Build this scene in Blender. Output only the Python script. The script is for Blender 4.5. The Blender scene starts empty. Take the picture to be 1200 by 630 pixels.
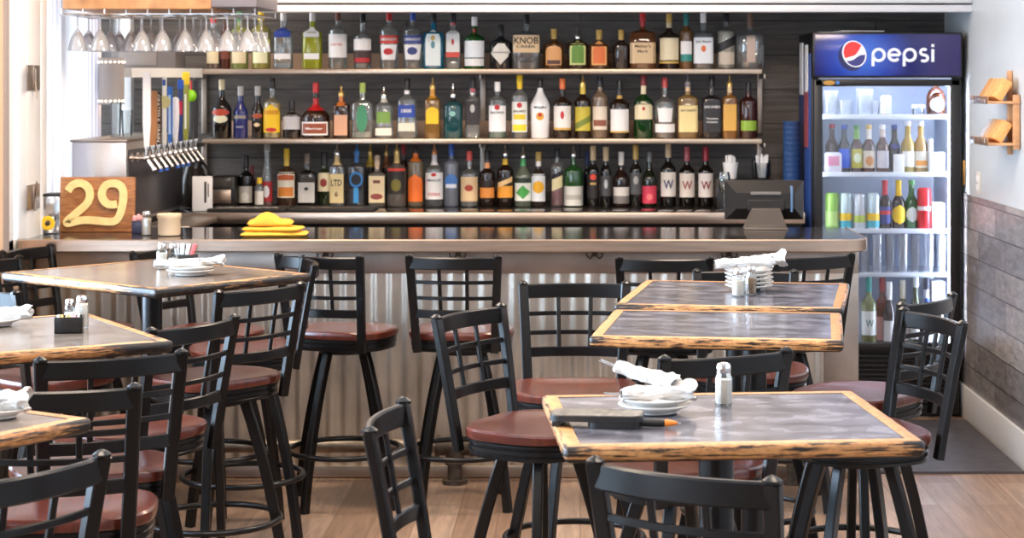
import bpy, bmesh, math, random
from mathutils import Vector, Matrix, noise
random.seed(7)
PI = math.pi
SC = bpy.context.scene
COL = SC.collection
# ------------------------------------------------------------------ camera frame
H, F, VX, VY = 1.755, 2250.0, 680.0, 95.0
def at_z(px, py, z):
    s = (py - VY) / (H - z); return Vector(((px - VX) / s, F / s, z))
def at_y(px, py, Y):
    return Vector(((px - VX) * Y / F, Y, H - (py - VY) * Y / F))
def zy(py, Y): return H - (py - VY) * Y / F
def xy(px, Y): return (px - VX) * Y / F

# ------------------------------------------------------------------ materials
MC = {}
def new_mat(name):
    m = bpy.data.materials.new(name); m.use_nodes = True
    nt = m.node_tree; nt.nodes.clear()
    out = nt.nodes.new('ShaderNodeOutputMaterial')
    return m, nt, out
def lin(c):
    return tuple(((v / 12.92) if v <= .04045 else ((v + .055) / 1.055) ** 2.4) for v in c) + (1,)
def rgb(r, g, b): return (r / 255, g / 255, b / 255)
def pm(name, c, rough=.5, metal=0, spec=.5, emit=0, coat=0, alpha=1, var=0, scale=8, stretch=(1, 1, 1), bump=0):
    """principled with optional noise variation"""
    key = (name, c, rough, metal, emit, alpha)
    if key in MC: return MC[key]
    m, nt, out = new_mat(name)
    p = nt.nodes.new('ShaderNodeBsdfPrincipled')
    p.inputs['Base Color'].default_value = lin(c)
    p.inputs['Roughness'].default_value = rough
    p.inputs['Metallic'].default_value = metal
    p.inputs['Specular IOR Level'].default_value = spec
    p.inputs['Coat Weight'].default_value = coat
    p.inputs['Coat Roughness'].default_value = .08
    p.inputs['Alpha'].default_value = alpha
    if emit:
        p.inputs['Emission Color'].default_value = lin(c); p.inputs['Emission Strength'].default_value = emit
    if var or bump:
        tc = nt.nodes.new('ShaderNodeTexCoord'); mp = nt.nodes.new('ShaderNodeMapping')
        mp.inputs['Scale'].default_value = stretch
        nt.links.new(tc.outputs['Object'], mp.inputs['Vector'])
        n = nt.nodes.new('ShaderNodeTexNoise'); n.inputs['Scale'].default_value = scale
        n.inputs['Detail'].default_value = 5
        nt.links.new(mp.outputs[0], n.inputs['Vector'])
        if var:
            r = nt.nodes.new('ShaderNodeValToRGB')
            a = tuple(max(0, v * (1 - var)) for v in c); b = tuple(min(1, v * (1 + var)) for v in c)
            r.color_ramp.elements[0].position = .3; r.color_ramp.elements[1].position = .7
            r.color_ramp.elements[0].color = lin(a); r.color_ramp.elements[1].color = lin(b)
            nt.links.new(n.outputs['Fac'], r.inputs[0]); nt.links.new(r.outputs[0], p.inputs['Base Color'])
        if bump:
            bp = nt.nodes.new('ShaderNodeBump'); bp.inputs['Strength'].default_value = bump; bp.inputs['Distance'].default_value = .01
            nt.links.new(n.outputs['Fac'], bp.inputs['Height']); nt.links.new(bp.outputs[0], p.inputs['Normal'])
    nt.links.new(p.outputs[0], out.inputs[0])
    MC[key] = m
    return m
def glass_mat(name, tint=(1, 1, 1), refl=.12, milk=0.0):
    key = ('glass', tint, refl, milk)
    if key in MC: return MC[key]
    m, nt, out = new_mat(name)
    t = nt.nodes.new('ShaderNodeBsdfTransparent'); t.inputs[0].default_value = lin(tint)
    g = nt.nodes.new('ShaderNodeBsdfGlossy'); g.inputs['Roughness'].default_value = .04
    lw = nt.nodes.new('ShaderNodeLayerWeight'); lw.inputs['Blend'].default_value = .35
    ma = nt.nodes.new('ShaderNodeMath'); ma.operation = 'MULTIPLY_ADD'
    ma.inputs[1].default_value = .8; ma.inputs[2].default_value = refl * .3
    nt.links.new(lw.outputs['Fresnel'], ma.inputs[0])
    ma.use_clamp = True
    mx = nt.nodes.new('ShaderNodeMixShader')
    nt.links.new(ma.outputs[0], mx.inputs[0]); nt.links.new(t.outputs[0], mx.inputs[1]); nt.links.new(g.outputs[0], mx.inputs[2])
    last = mx
    if milk:
        d = nt.nodes.new('ShaderNodeBsdfDiffuse'); d.inputs[0].default_value = lin(tint)
        m2 = nt.nodes.new('ShaderNodeMixShader'); m2.inputs[0].default_value = milk
        nt.links.new(mx.outputs[0], m2.inputs[1]); nt.links.new(d.outputs[0], m2.inputs[2]); last = m2
    nt.links.new(last.outputs[0], out.inputs[0])
    MC[key] = m
    return m
def nodes_mat(name, build):
    m, nt, out = new_mat(name)
    p = nt.nodes.new('ShaderNodeBsdfPrincipled'); nt.links.new(p.outputs[0], out.inputs[0])
    build(nt, p)
    return m
def N(nt, t, **kw):
    n = nt.nodes.new(t)
    for k, v in kw.items():
        if k in n.inputs: n.inputs[k].default_value = v
        else: setattr(n, k, v)
    return n
def ramp(nt, stops):
    r = nt.nodes.new('ShaderNodeValToRGB')
    while len(r.color_ramp.elements) < len(stops): r.color_ramp.elements.new(.5)
    for e, (pos, c) in zip(r.color_ramp.elements, stops): e.position = pos; e.color = lin(c)
    return r
def planks_mat(name, axes, length, width, cols, rough, grain, gap=.004, mortar=(.05, .04, .035), graindir=(1, 12, 1), spec=.5, bump=.15):
    """boards: axes = which object axes run (along, across)"""
    def b(nt, p):
        L = nt.links
        tc = N(nt, 'ShaderNodeTexCoord'); sp = N(nt, 'ShaderNodeSeparateXYZ'); cb = N(nt, 'ShaderNodeCombineXYZ')
        L.new(tc.outputs['Object'], sp.inputs[0])
        L.new(sp.outputs[axes[0]], cb.inputs[0]); L.new(sp.outputs[axes[1]], cb.inputs[1])
        br = N(nt, 'ShaderNodeTexBrick'); br.offset = .37; br.offset_frequency = 2
        br.inputs['Scale'].default_value = 1; br.inputs['Brick Width'].default_value = length; br.inputs['Row Height'].default_value = width
        br.inputs['Mortar Size'].default_value = gap; br.inputs['Mortar Smooth'].default_value = .2; br.inputs['Bias'].default_value = 0
        br.inputs['Color1'].default_value = (0, 0, 0, 1); br.inputs['Color2'].default_value = (1, 1, 1, 1); br.inputs['Mortar'].default_value = (.5, .5, .5, 1)
        L.new(cb.outputs[0], br.inputs['Vector'])
        r1 = ramp(nt, cols); L.new(br.outputs['Color'], r1.inputs[0])
        mp = N(nt, 'ShaderNodeMapping'); mp.inputs['Scale'].default_value = graindir
        L.new(cb.outputs[0], mp.inputs[0])
        n = N(nt, 'ShaderNodeTexNoise', Scale=3.0, Detail=8.0, Roughness=.65, Distortion=.6); L.new(mp.outputs[0], n.inputs['Vector'])
        r2 = ramp(nt, [(.25, (1 - grain,) * 3), (.75, (1, 1, 1))]); L.new(n.outputs['Fac'], r2.inputs[0])
        mu = N(nt, 'ShaderNodeMixRGB', blend_type='MULTIPLY'); mu.inputs[0].default_value = 1
        L.new(r1.outputs[0], mu.inputs[1]); L.new(r2.outputs[0], mu.inputs[2])
        mm = N(nt, 'ShaderNodeMixRGB'); mm.inputs[2].default_value = lin(mortar)
        L.new(br.outputs['Fac'], mm.inputs[0]); L.new(mu.outputs[0], mm.inputs[1]); L.new(mm.outputs[0], p.inputs['Base Color'])
        p.inputs['Roughness'].default_value = rough; p.inputs['Specular IOR Level'].default_value = spec
        bp = N(nt, 'ShaderNodeBump', Strength=bump, Distance=.01); L.new(n.outputs['Fac'], bp.inputs['Height']); L.new(bp.outputs[0], p.inputs['Normal'])
    return nodes_mat(name, b)

M_floor = planks_mat('floor_planks', (1, 0), 1.2, .165, [(0, rgb(140, 108, 86)), (.5, rgb(166, 134, 110)), (1, rgb(190, 160, 138))], .42, .3, gap=.0025, mortar=rgb(112, 90, 74))
M_backwall = planks_mat('dark_boards', (0, 2), 2.6, .19, [(0, rgb(114, 106, 100)), (1, rgb(138, 128, 121))], .55, .4, gap=.003, mortar=rgb(38, 35, 34), graindir=(1.2, 14, 1))
M_clad = planks_mat('weathered_boards', (1, 2), .62, .142, [(0, rgb(144, 137, 136)), (.5, rgb(170, 162, 159)), (1, rgb(196, 188, 184))], .34, .4, gap=.003, mortar=rgb(48, 42, 40), graindir=(3, 10, 1))
M_wallpaint = pm('pale_wall_paint', rgb(200, 203, 204), .4, var=.02, scale=2)
M_beige = pm('beige_wall_paint', rgb(226, 196, 168), .7)
M_white = pm('white_paint', rgb(236, 234, 232), .45)
M_valance = pm('white_valance', rgb(226, 224, 226), .5)
M_greyjamb = pm('grey_jamb_paint', rgb(168, 156, 152), .6)
M_ceiling = pm('ceiling_paint', rgb(225, 220, 214), .9)
M_black = pm('black_powder_coat', rgb(15, 13, 13), .28, spec=.38, var=.12, scale=30)
M_blackplastic = pm('black_plastic', rgb(30, 28, 28), .4)
M_rubber = pm('black_rubber', rgb(34, 31, 30), .75)
M_chrome = pm('chrome', rgb(215, 212, 210), .12, 1)
M_steel = pm('brushed_steel', rgb(206, 184, 166), .32, 1, var=.06, scale=4, stretch=(1, 1, 18))
M_steeldull = pm('satin_steel', rgb(176, 164, 154), .4, 1, var=.08, scale=5)
M_galv = pm('galvanised_steel', rgb(196, 184, 170), .44, .9, var=.1, scale=7, stretch=(1, 1, .6))
M_pipe = pm('galvanised_pipe', rgb(150, 138, 124), .42, 1, var=.15, scale=20)
M_iron = pm('dark_cast_iron', rgb(92, 82, 74), .55, .7, var=.2, scale=30)
M_porcelain = pm('white_porcelain', rgb(218, 212, 205), .2)
M_napkin = pm('white_napkin', rgb(208, 202, 196), .85)
M_paper = pm('white_paper', rgb(238, 236, 236), .7)
M_crock = pm('cream_crock', rgb(226, 200, 168), .5)
M_shelf = pm('shelf_aluminium', rgb(192, 172, 152), .32, .85)
M_shelfback = pm('tan_riser', rgb(196, 160, 132), .5)
M_orange_wood = pm('orange_wood', rgb(204, 150, 104), .4, var=.12, scale=14)
M_cellglass = glass_mat('clear_glass', (.97, .98, .98), .25)
M_hang = glass_mat('bright_glass', (.985, .985, .99), .5, .24)  # window brightness put into the hanging glasses as white diffuse
M_fridgeglass = glass_mat('brightened_fridge_glass', (.97, .98, 1.0), .3, .22)  # brightness mixed into the clear fridge glasses as white diffuse
M_winglass = glass_mat('window_glass', (.98, .99, 1.0), .05)
M_salt = pm('salt', rgb(240, 228, 214), .8)
M_pepper = pm('pepper', rgb(150, 120, 92), .9, var=.3, scale=300)
M_brass = pm('brass', rgb(200, 150, 80), .3, .9)
M_yellow = pm('yellow_cloth', rgb(242, 186, 66), .9, var=.04, scale=30, bump=.1)
M_darkscreen = pm('dark_plastic_shell', rgb(30, 26, 24), .4)

def seat_build(nt, p):
    L = nt.links
    tc = N(nt, 'ShaderNodeTexCoord'); mp = N(nt, 'ShaderNodeMapping'); mp.inputs['Scale'].default_value = (14, 1.4, 4)
    L.new(tc.outputs['Object'], mp.inputs[0])
    n = N(nt, 'ShaderNodeTexNoise', Scale=4.0, Detail=6.0, Roughness=.6, Distortion=.8); L.new(mp.outputs[0], n.inputs['Vector'])
    r = ramp(nt, [(.25, rgb(62, 24, 17)), (.75, rgb(108, 46, 30))]); L.new(n.outputs['Fac'], r.inputs[0]); L.new(r.outputs[0], p.inputs['Base Color'])
    p.inputs['Roughness'].default_value = .3; p.inputs['Coat Weight'].default_value = .35; p.inputs['Coat Roughness'].default_value = .15
M_seat = nodes_mat('mahogany_seat', seat_build)

def laminate(name, cols, rough):
    def b(nt, p):
        L = nt.links
        tc = N(nt, 'ShaderNodeTexCoord'); mp = N(nt, 'ShaderNodeMapping'); mp.inputs['Scale'].default_value = (.7, 1.1, 1); L.new(tc.outputs['Object'], mp.inputs[0])
        n = N(nt, 'ShaderNodeTexNoise', Scale=17.0, Detail=3.5, Roughness=.55, Distortion=.35); L.new(mp.outputs[0], n.inputs['Vector'])
        r = ramp(nt, [(.34, cols[0]), (.5, cols[1]), (.66, cols[2])]); L.new(n.outputs['Fac'], r.inputs[0]); L.new(r.outputs[0], p.inputs['Base Color'])
        p.inputs['Roughness'].default_value = rough; p.inputs['Specular IOR Level'].default_value = .7
    return nodes_mat(name, b)
M_laminate = laminate('slate_laminate', (rgb(64, 62, 68), rgb(96, 93, 100), rgb(134, 130, 137)), .19)
M_sheenlam = laminate('slate_laminate_window_sheen', (rgb(98, 85, 76), rgb(118, 104, 93), rgb(138, 123, 110)), .2)  # slate laminate with the warm window reflection painted into its colour
def worn(name, lo, hi, base=.42, st=(1, 1, 1), cols=((172, 112, 64), (206, 148, 92))):
    def b(nt, p):
        L = nt.links
        tc = N(nt, 'ShaderNodeTexCoord'); mp = N(nt, 'ShaderNodeMapping'); mp.inputs['Scale'].default_value = st; L.new(tc.outputs['Object'], mp.inputs[0])
        n = N(nt, 'ShaderNodeTexNoise', Scale=14.0, Detail=7.0, Roughness=.72); L.new(mp.outputs[0], n.inputs['Vector'])
        g = N(nt, 'ShaderNodeTexNoise', Scale=60.0, Detail=3.0); L.new(tc.outputs['Object'], g.inputs['Vector'])
        rg = ramp(nt, [(.3, rgb(*cols[0])), (.7, rgb(*cols[1]))]); L.new(g.outputs['Fac'], rg.inputs[0])
        r = ramp(nt, [(lo, (0, 0, 0)), (hi, (1, 1, 1))]); L.new(n.outputs['Fac'], r.inputs[0])
        mx = N(nt, 'ShaderNodeMixRGB'); mx.inputs[2].default_value = lin(rgb(30, 22, 18))
        ln = N(nt, 'ShaderNodeVectorMath', operation='LENGTH'); m3 = N(nt, 'ShaderNodeVectorMath', operation='MULTIPLY'); m3.inputs[1].default_value = (1, 1, 0)
        L.new(tc.outputs['Object'], m3.inputs[0]); L.new(m3.outputs[0], ln.inputs[0])
        mr = N(nt, 'ShaderNodeMapRange'); mr.inputs[1].default_value = .41; mr.inputs[2].default_value = .47; mr.inputs[3].default_value = 0; mr.inputs[4].default_value = .16; L.new(ln.outputs['Value'], mr.inputs[0])
        av = N(nt, 'ShaderNodeMath', operation='ADD'); L.new(n.outputs['Fac'], av.inputs[0]); L.new(mr.outputs[0], av.inputs[1]); L.new(av.outputs[0], r.inputs[0])
        L.new(r.outputs[0], mx.inputs[0]); L.new(rg.outputs[0], mx.inputs[1]); L.new(mx.outputs[0], p.inputs['Base Color'])
        p.inputs['Roughness'].default_value = base
    return nodes_mat(name, b)
M_wood_top = worn('worn_edge_wood', .63, .69)
M_wood_side = worn('worn_black_edge_wood', .5, .56, st=(1, 1, 14))
M_wood_dark = worn('mostly_black_edge_wood', .49, .57, st=(1, 1, 18))
M_wood_under = pm('edge_black_paint', rgb(28, 22, 20), .5)

def signwood_build(nt, p):
    L = nt.links
    tc = N(nt, 'ShaderNodeTexCoord'); mp = N(nt, 'ShaderNodeMapping'); mp.inputs['Scale'].default_value = (2.5, 2, 16)
    L.new(tc.outputs['Object'], mp.inputs[0])
    n = N(nt, 'ShaderNodeTexNoise', Scale=4.0, Detail=6.0, Distortion=1.2); L.new(mp.outputs[0], n.inputs['Vector'])
    r = ramp(nt, [(.3, rgb(128, 78, 42)), (.7, rgb(186, 126, 76))]); L.new(n.outputs['Fac'], r.inputs[0]); L.new(r.outputs[0], p.inputs['Base Color'])
    p.inputs['Roughness'].default_value = .4
M_signwood = nodes_mat('walnut_board', signwood_build)
M_signdigit = pm('pale_yellow_wood', rgb(246, 218, 150), .45, var=.05, scale=20)

# ------------------------------------------------------------------ mesh builder
class MB:
    def __init__(s): s.bm = bmesh.new()
    def _tag(s, faces, mi):
        for f in faces: f.material_index = mi
    def box(s, c, d, bev=0, rot=None, mi=0, seg=2):
        r = bmesh.ops.create_cube(s.bm, size=1)
        vs = r['verts']
        for v in vs: v.co = Vector((v.co.x * d[0], v.co.y * d[1], v.co.z * d[2]))
        if bev:
            es = list({e for v in vs for e in v.link_edges})
            g = bmesh.ops.bevel(s.bm, geom=es, offset=min(bev, .49 * min(d)), segments=seg, affect='EDGES', profile=.5)
            vs = list({v for f in g['faces'] for v in f.verts} | {v for v in vs if v.is_valid})
        R = rot if rot is not None else Matrix.Identity(3)
        for v in vs: v.co = R @ v.co + Vector(c)
        s._tag({f for v in vs for f in v.link_faces}, mi)
        return s
    def lathe(s, prof, n=20, c=(0, 0, 0), e=2, dy=1, mi=0, cap=True, R=None, mis=None):
        rings = []
        for (r, z) in prof:
            ring = []
            for k in range(n):
                a = 2 * PI * (k + .5) / n; ca, sa = math.cos(a), math.sin(a)
                m = 1 if e == 2 else (abs(ca) ** e + abs(sa) ** e) ** (-1 / e)
                v = Vector((r * ca * m, r * sa * m * dy, z))
                if R is not None: v = R @ v
                ring.append(s.bm.verts.new(v + Vector(c)))
            rings.append(ring)
        fs = []
        for i in range(len(rings) - 1):
            A, B = rings[i], rings[i + 1]; m = mis[i] if mis else mi
            for k in range(n):
                f = s.bm.faces.new((A[k], A[(k + 1) % n], B[(k + 1) % n], B[k])); f.material_index = m
        if cap:
            f = s.bm.faces.new(list(reversed(rings[0]))); f.material_index = mis[0] if mis else mi
            f = s.bm.faces.new(rings[-1]); f.material_index = mis[-1] if mis else mi
        return s
    def cyl(s, c, r, h, n=16, mi=0, R=None, b=.0):
        pr = [(r, 0), (r, h)] if not b else [(r - b, 0), (r, b), (r, h - b), (r - b, h)]
        return s.lathe(pr, n, c, mi=mi, R=R)
    def rod(s, a, b, r, n=10, mi=0, r2=None):
        a, b = Vector(a), Vector(b); d = b - a
        R = d.to_track_quat('Z', 'Y').to_matrix()
        return s.lathe([(r, 0), (r2 if r2 is not None else r, d.length)], n, a, mi=mi, R=R)
    def sphere(s, c, r, n=14, m=8, mi=0, sc=(1, 1, 1)):
        pr = [(max(1e-4, r * math.sin(PI * i / m)), -r * math.cos(PI * i / m)) for i in range(m + 1)]
        return s.lathe(pr, n, c, mi=mi, R=Matrix.Diagonal(sc))
    def sweep(s, pts, sect, ref=(0, 0, 1), closed=False, mi=0):
        """sect: list of (side, up) offsets; ref: approx up"""
        pts = [Vector(p) for p in pts]; n = len(pts); ref = Vector(ref)
        rings = []
        for i, p in enumerate(pts):
            a = pts[(i - 1) % n] if (closed or i > 0) else p
            b = pts[(i + 1) % n] if (closed or i < n - 1) else p
            t = (b - a).normalized(); side = t.cross(ref).normalized(); up = side.cross(t).normalized()
            rings.append([s.bm.verts.new(p + side * u + up * w) for (u, w) in sect])
        k = len(sect)
        for i in range(n if closed else n - 1):
            A, B = rings[i], rings[(i + 1) % n]
            for j in range(k):
                f = s.bm.faces.new((A[j], B[j], B[(j + 1) % k], A[(j + 1) % k])); f.material_index = mi
        if not closed:
            f = s.bm.faces.new(rings[0]); f.material_index = mi
            f = s.bm.faces.new(list(reversed(rings[-1]))); f.material_index = mi
        return s
    def grid(s, fn, nu, nv, mi=0, closed_u=False):
        V = [[s.bm.verts.new(fn(i / nu, j / nv)) for j in range(nv + 1)] for i in range(nu if closed_u else nu + 1)]
        m = len(V)
        for i in range(nu):
            for j in range(nv):
                try:
                    f = s.bm.faces.new((V[i][j], V[(i + 1) % m][j], V[(i + 1) % m][j + 1], V[i][j + 1])); f.material_index = mi
                except ValueError: pass
        return s
    def prism(s, poly, z0, z1, mi=0, M=None):
        """poly in local xy, extruded along local z; M maps local to final"""
        M = M or Matrix.Identity(4)
        A = [s.bm.verts.new(M @ Vector((x, y, z0))) for x, y in poly]; B = [s.bm.verts.new(M @ Vector((x, y, z1))) for x, y in poly]
        n = len(poly); fs = [s.bm.faces.new(list(reversed(A))), s.bm.faces.new(B)]
        for i in range(n): fs.append(s.bm.faces.new((A[i], A[(i + 1) % n], B[(i + 1) % n], B[i])))
        s._tag(fs, mi)
        return s
    def build(s, name, mats, parent=None, loc=None, rz=0, ang=40, flat=False):
        bmesh.ops.recalc_face_normals(s.bm, faces=s.bm.faces[:])
        me = bpy.data.meshes.new(name); s.bm.to_mesh(me); s.bm.free()
        for m in (mats if isinstance(mats, (list, tuple)) else [mats]): me.materials.append(m)
        if not flat:
            me.polygons.foreach_set('use_smooth', [True] * len(me.polygons)); me.set_sharp_from_angle(angle=math.radians(ang))
        o = bpy.data.objects.new(name, me); COL.objects.link(o)
        if parent: o.parent = parent
        if loc is not None: o.location = loc
        o.rotation_euler.z = rz
        return o
def circ(r, n=8, sx=1, sy=1): return [(r * sx * math.cos(2 * PI * k / n), r * sy * math.sin(2 * PI * k / n)) for k in range(n)]
def rect(w, h, b=.003):
    x, y = w / 2, h / 2
    return [(x, -y + b), (x, y - b), (x - b, y), (-x + b, y), (-x, y - b), (-x, -y + b), (-x + b, -y), (x - b, -y)]

def tag(o, label, cat, group=None):
    o['label'] = label; o['category'] = cat
    if group: o['group'] = group
    return o
def thing(name, label, cat, loc=(0, 0, 0), rz=0, group=None):
    o = bpy.data.objects.new(name, None); COL.objects.link(o); o.empty_display_size = .1
    o.location = loc; o.rotation_euler = (0, 0, rz)
    return tag(o, label, cat, group)
def struct(o): o['kind'] = 'structure'; return o
def dup(root, loc, rz, label, group=None):
    r = root.copy(); COL.objects.link(r); r.location = loc; r.rotation_euler = (0, 0, rz); r['label'] = label
    if group: r['group'] = group
    for ch in list(root.children):
        c = ch.copy(); COL.objects.link(c); c.parent = r
        for g in list(ch.children):
            d = g.copy(); COL.objects.link(d); d.parent = c
    return r
def text_mesh(s, name='lettering', extr=.0004, align='CENTER'):
    cu = bpy.data.curves.new(name, 'FONT'); cu.body = s; cu.align_x = align; cu.align_y = 'CENTER'; cu.extrude = 0; cu.offset = .018
    cu.resolution_u = 3
    o = bpy.data.objects.new(name, cu); COL.objects.link(o)
    dg = bpy.context.evaluated_depsgraph_get()
    me = bpy.data.meshes.new_from_object(o.evaluated_get(dg)); bpy.data.objects.remove(o)
    xs = [v.co.x for v in me.vertices]; ys = [v.co.y for v in me.vertices]
    x0, x1, y0, y1 = min(xs), max(xs), min(ys), max(ys)
    for v in me.vertices: v.co.x -= (x0 + x1) / 2; v.co.y -= (y0 + y1) / 2
    me.name = name
    return me, x1 - x0, y1 - y0
def flat_text(s, name, m, parent, loc, width, height, rot=(PI / 2, 0, 0), rzdeg=0):
    me, w, h = text_mesh(s, name)
    for v in me.vertices: v.co.x *= width / w; v.co.y *= height / h
    me.materials.append(m)
    o = bpy.data.objects.new(name, me); COL.objects.link(o); o.parent = parent; o.location = loc; o.rotation_euler = rot
    return o
def bez(p0, p1, p2, n):
    return [tuple((1 - t) ** 2 * a + 2 * t * (1 - t) * b + t * t * c for a, b, c in zip(p0, p1, p2)) for t in [i / n for i in range(n + 1)]]

# ------------------------------------------------------------------ room
XL, XR, YB, ZC = -2.45, 2.02, 10.65, 3.0
struct(MB().box((0, 4.2, -.05), (9, 14.4, .1)).build('floor', M_floor))
struct(MB().box((0, YB + .06, ZC / 2), (9, .12, ZC)).build('wall_back', M_backwall))
struct(MB().box((0, 4.2, ZC + .05), (9, 14.4, .1)).build('ceiling', M_ceiling))
struct(MB().box((XR + .06, 4.15, (1.167 + ZC) / 2), (.12, 13.2, ZC - 1.167)).build('wall_right', M_wallpaint))
struct(MB().box((XR + .06, 4.15, 1.167 / 2), (.14, 13.2, 1.167)).build('wall_right_boards', M_clad))
struct(MB().box((XR - .014, 4.15, .085), (.022, 13.0, .17), .004).build('baseboard_right', M_white))
# left wall: pier, low wall, header, windows
b = MB(); b.box((XL - .09, 7.725, ZC / 2), (.18, .85, ZC)); b.box((XL - .09, 4.0, .35), (.18, 12, .7)); b.box((XL - .09, 4.0, 2.85), (.18, 13, .3))
b.box((XL - .09, -1.7, ZC / 2), (.18, 1, ZC)); b.box((XL - .09, 9.4, .5), (.18, 2.5, 1.0)); b.box((XL - .09, 2.9, ZC / 2), (.18, .3, ZC))
struct(b.build('wall_left', M_beige))
struct(MB().box((XL - .05, 8.18, 1.85), (.12, .06, 2.3), .006).build('trim_1', M_greyjamb))
b = MB(); b.box((0, -2.2, ZC / 2), (4.7, .18, ZC))
struct(b.build('wall_front', M_beige))

def window_frame(n, y0, y1, z0, z1, muls, X):
    b = MB(); t = .07
    b.box((X, (y0 + y1) / 2, z0 + t / 2), (.08, y1 - y0, t), .005); b.box((X, (y0 + y1) / 2, z1 - t / 2), (.08, y1 - y0, t), .005)
    for y in muls: b.box((X, y, (z0 + z1) / 2), (.08, t, z1 - z0 - .02), .005)
    o = struct(b.build('window_%d' % n, M_white))
    g = MB().box((X, (y0 + y1) / 2, (z0 + z1) / 2), (.006, y1 - y0 - .02, z1 - z0 - .02)).build('window_pane', M_winglass, o)
    return o
window_frame(1, 8.2, 10.65, 1.0, 2.7, [8.30, 8.52, 9.0, 9.68, 10.55], XL - .05)
window_frame(2, 3.05, 7.3, .7, 2.7, [3.1, 4.1, 5.2, 6.3, 7.26], XL - .09)
window_frame(3, -1.2, 2.75, .7, 2.7, [-1.16, .1, 1.4, 2.7], XL - .09)
# folding frame with hinges, pleated white blind
b = MB(); b.box((XL + .02, 8.46, 1.85), (.05, .2, 1.6), .008); b.box((XL + .03, 8.62, 1.85), (.03, .09, 1.6), .006)
ff = struct(b.build('trim_2', M_white))
for py in (91, 231):
    z = zy(py, 8.4)
    h = MB(); h.box((0, .03, 0), (.006, .19, .11), .002); h.box((.006, .02, 0), (.012, .03, .1), .004); h.rod((.012, .02, .04), (.012, .02, -.06), .006)
    h.rod((.012, .02, -.01), (.03, -.02, -.09 if py < 100 else .07), .003)
    o = h.build('frame_hinge', M_steeldull, loc=(XL + .048, 8.4, z))
    tag(o, 'small steel hinge on the white window frame, %s' % ('up high by the glass rack' if py < 100 else 'just above the bar top'), 'hinge')
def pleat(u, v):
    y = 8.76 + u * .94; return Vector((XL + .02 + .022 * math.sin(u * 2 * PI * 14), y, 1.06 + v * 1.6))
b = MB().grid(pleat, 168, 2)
def blind_mat(nt, p):
    p.inputs['Base Color'].default_value = lin(rgb(240, 240, 246)); p.inputs['Roughness'].default_value = .8
    p.inputs['Transmission Weight'].default_value = 0
m, nt, out = new_mat('sheer_white_painted_folds'); d = nt.nodes.new('ShaderNodeBsdfDiffuse'); d.inputs[0].default_value = lin(rgb(240, 240, 246))
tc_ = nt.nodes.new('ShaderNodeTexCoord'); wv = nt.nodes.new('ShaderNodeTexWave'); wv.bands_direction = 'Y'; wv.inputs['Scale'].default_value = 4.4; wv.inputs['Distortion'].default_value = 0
nt.links.new(tc_.outputs['Object'], wv.inputs['Vector']); rr_ = ramp(nt, [(.2, rgb(190, 188, 200)), (.6, rgb(246, 246, 248))]); nt.links.new(wv.outputs['Fac'], rr_.inputs[0]); nt.links.new(rr_.outputs[0], d.inputs[0])  # bands paint the fold shading of the blind into its colour
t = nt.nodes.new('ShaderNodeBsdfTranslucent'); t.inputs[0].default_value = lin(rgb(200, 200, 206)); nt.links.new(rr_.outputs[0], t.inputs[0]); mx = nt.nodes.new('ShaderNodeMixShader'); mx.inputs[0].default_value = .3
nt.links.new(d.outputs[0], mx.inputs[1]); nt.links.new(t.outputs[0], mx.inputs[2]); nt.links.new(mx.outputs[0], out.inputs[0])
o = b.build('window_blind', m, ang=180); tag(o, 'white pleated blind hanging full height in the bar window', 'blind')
# white valance under the ceiling across the back
x0, x1 = xy(303, 9.9), XR
z0 = zy(14, 9.9); cx = (x0 + x1) / 2; w = x1 - x0
b = MB(); b.box((cx, 10.02, (z0 + ZC) / 2 + .03), (w, .2, ZC - z0 - .06)); b.box((cx, 9.95, z0 + .018), (w, .12, .036), .004); b.box((cx, 9.93, z0 + .06), (w, .1, .03), .008)
struct(b.build('trim_3', M_valance))

# ------------------------------------------------------------------ bar
BF, BBK, BZ = 8.29, 9.0, 1.07
bx0, bx1 = XL + .02, 1.252
bar = thing('bar_counter', 'long bar with corrugated metal front and dark polished top', 'bar counter')
def round_right(x0, x1, y0, y1, r, n=8):
    p = [(x0, y0)]
    p += [(x1 - r + r * math.cos(a), y0 + r + r * math.sin(a)) for a in [-PI / 2 + PI / 2 * i / n for i in range(n + 1)]]
    p += [(x1 - r + r * math.cos(a), y1 - r + r * math.sin(a)) for a in [PI / 2 * i / n for i in range(n + 1)]]
    return p + [(x0, y1)]
M_bartop = pm('polished_dark_top', rgb(50, 46, 46), .1, spec=.9, var=.15, scale=6)
MB().prism(round_right(bx0, bx1 - .012, BF + .012, BBK, .1), BZ - .05, BZ).build('counter_top', M_bartop, bar)
# steel edge band
path = [(x, y, BZ - .026) for x, y in round_right(bx0, bx1 - .006, BF + .006, BBK, .1)[:10]] + [(bx1 - .006, BBK - .0, BZ - .026)]
MB().sweep(path, rect(.014, .054, .004)).build('edge_band', M_steel, bar)
pf = BF + .22; px0, px1 = bx0 + .02, 1.232
MB().box(((px0 + px1) / 2, pf + .22, .5), (px1 - px0 - .02, .4, 1.0)).box(((px0 + px1) / 2, pf - .004, BZ - .11), (px1 - px0, .03, .11), .003).build('carcass', M_steeldull, bar)
def corr(u, v):
    x = px0 + u * (px1 - .15 - px0); return Vector((x, pf - .004 + .0065 * math.sin(x / .0678 * 2 * PI), .05 + v * .915))
MB().grid(corr, 520, 2).build('corrugated_front', M_galv, bar, ang=180)
MB().box((px1 - .075, pf + .0, .49), (.15, .03, .98), .004).build('corner_post', M_steeldull, bar)
MB().box(((px0 + px1) / 2, pf - .008, .03), (px1 - px0, .03, .05), .003).build('toe_board', M_steeldull, bar)
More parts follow.
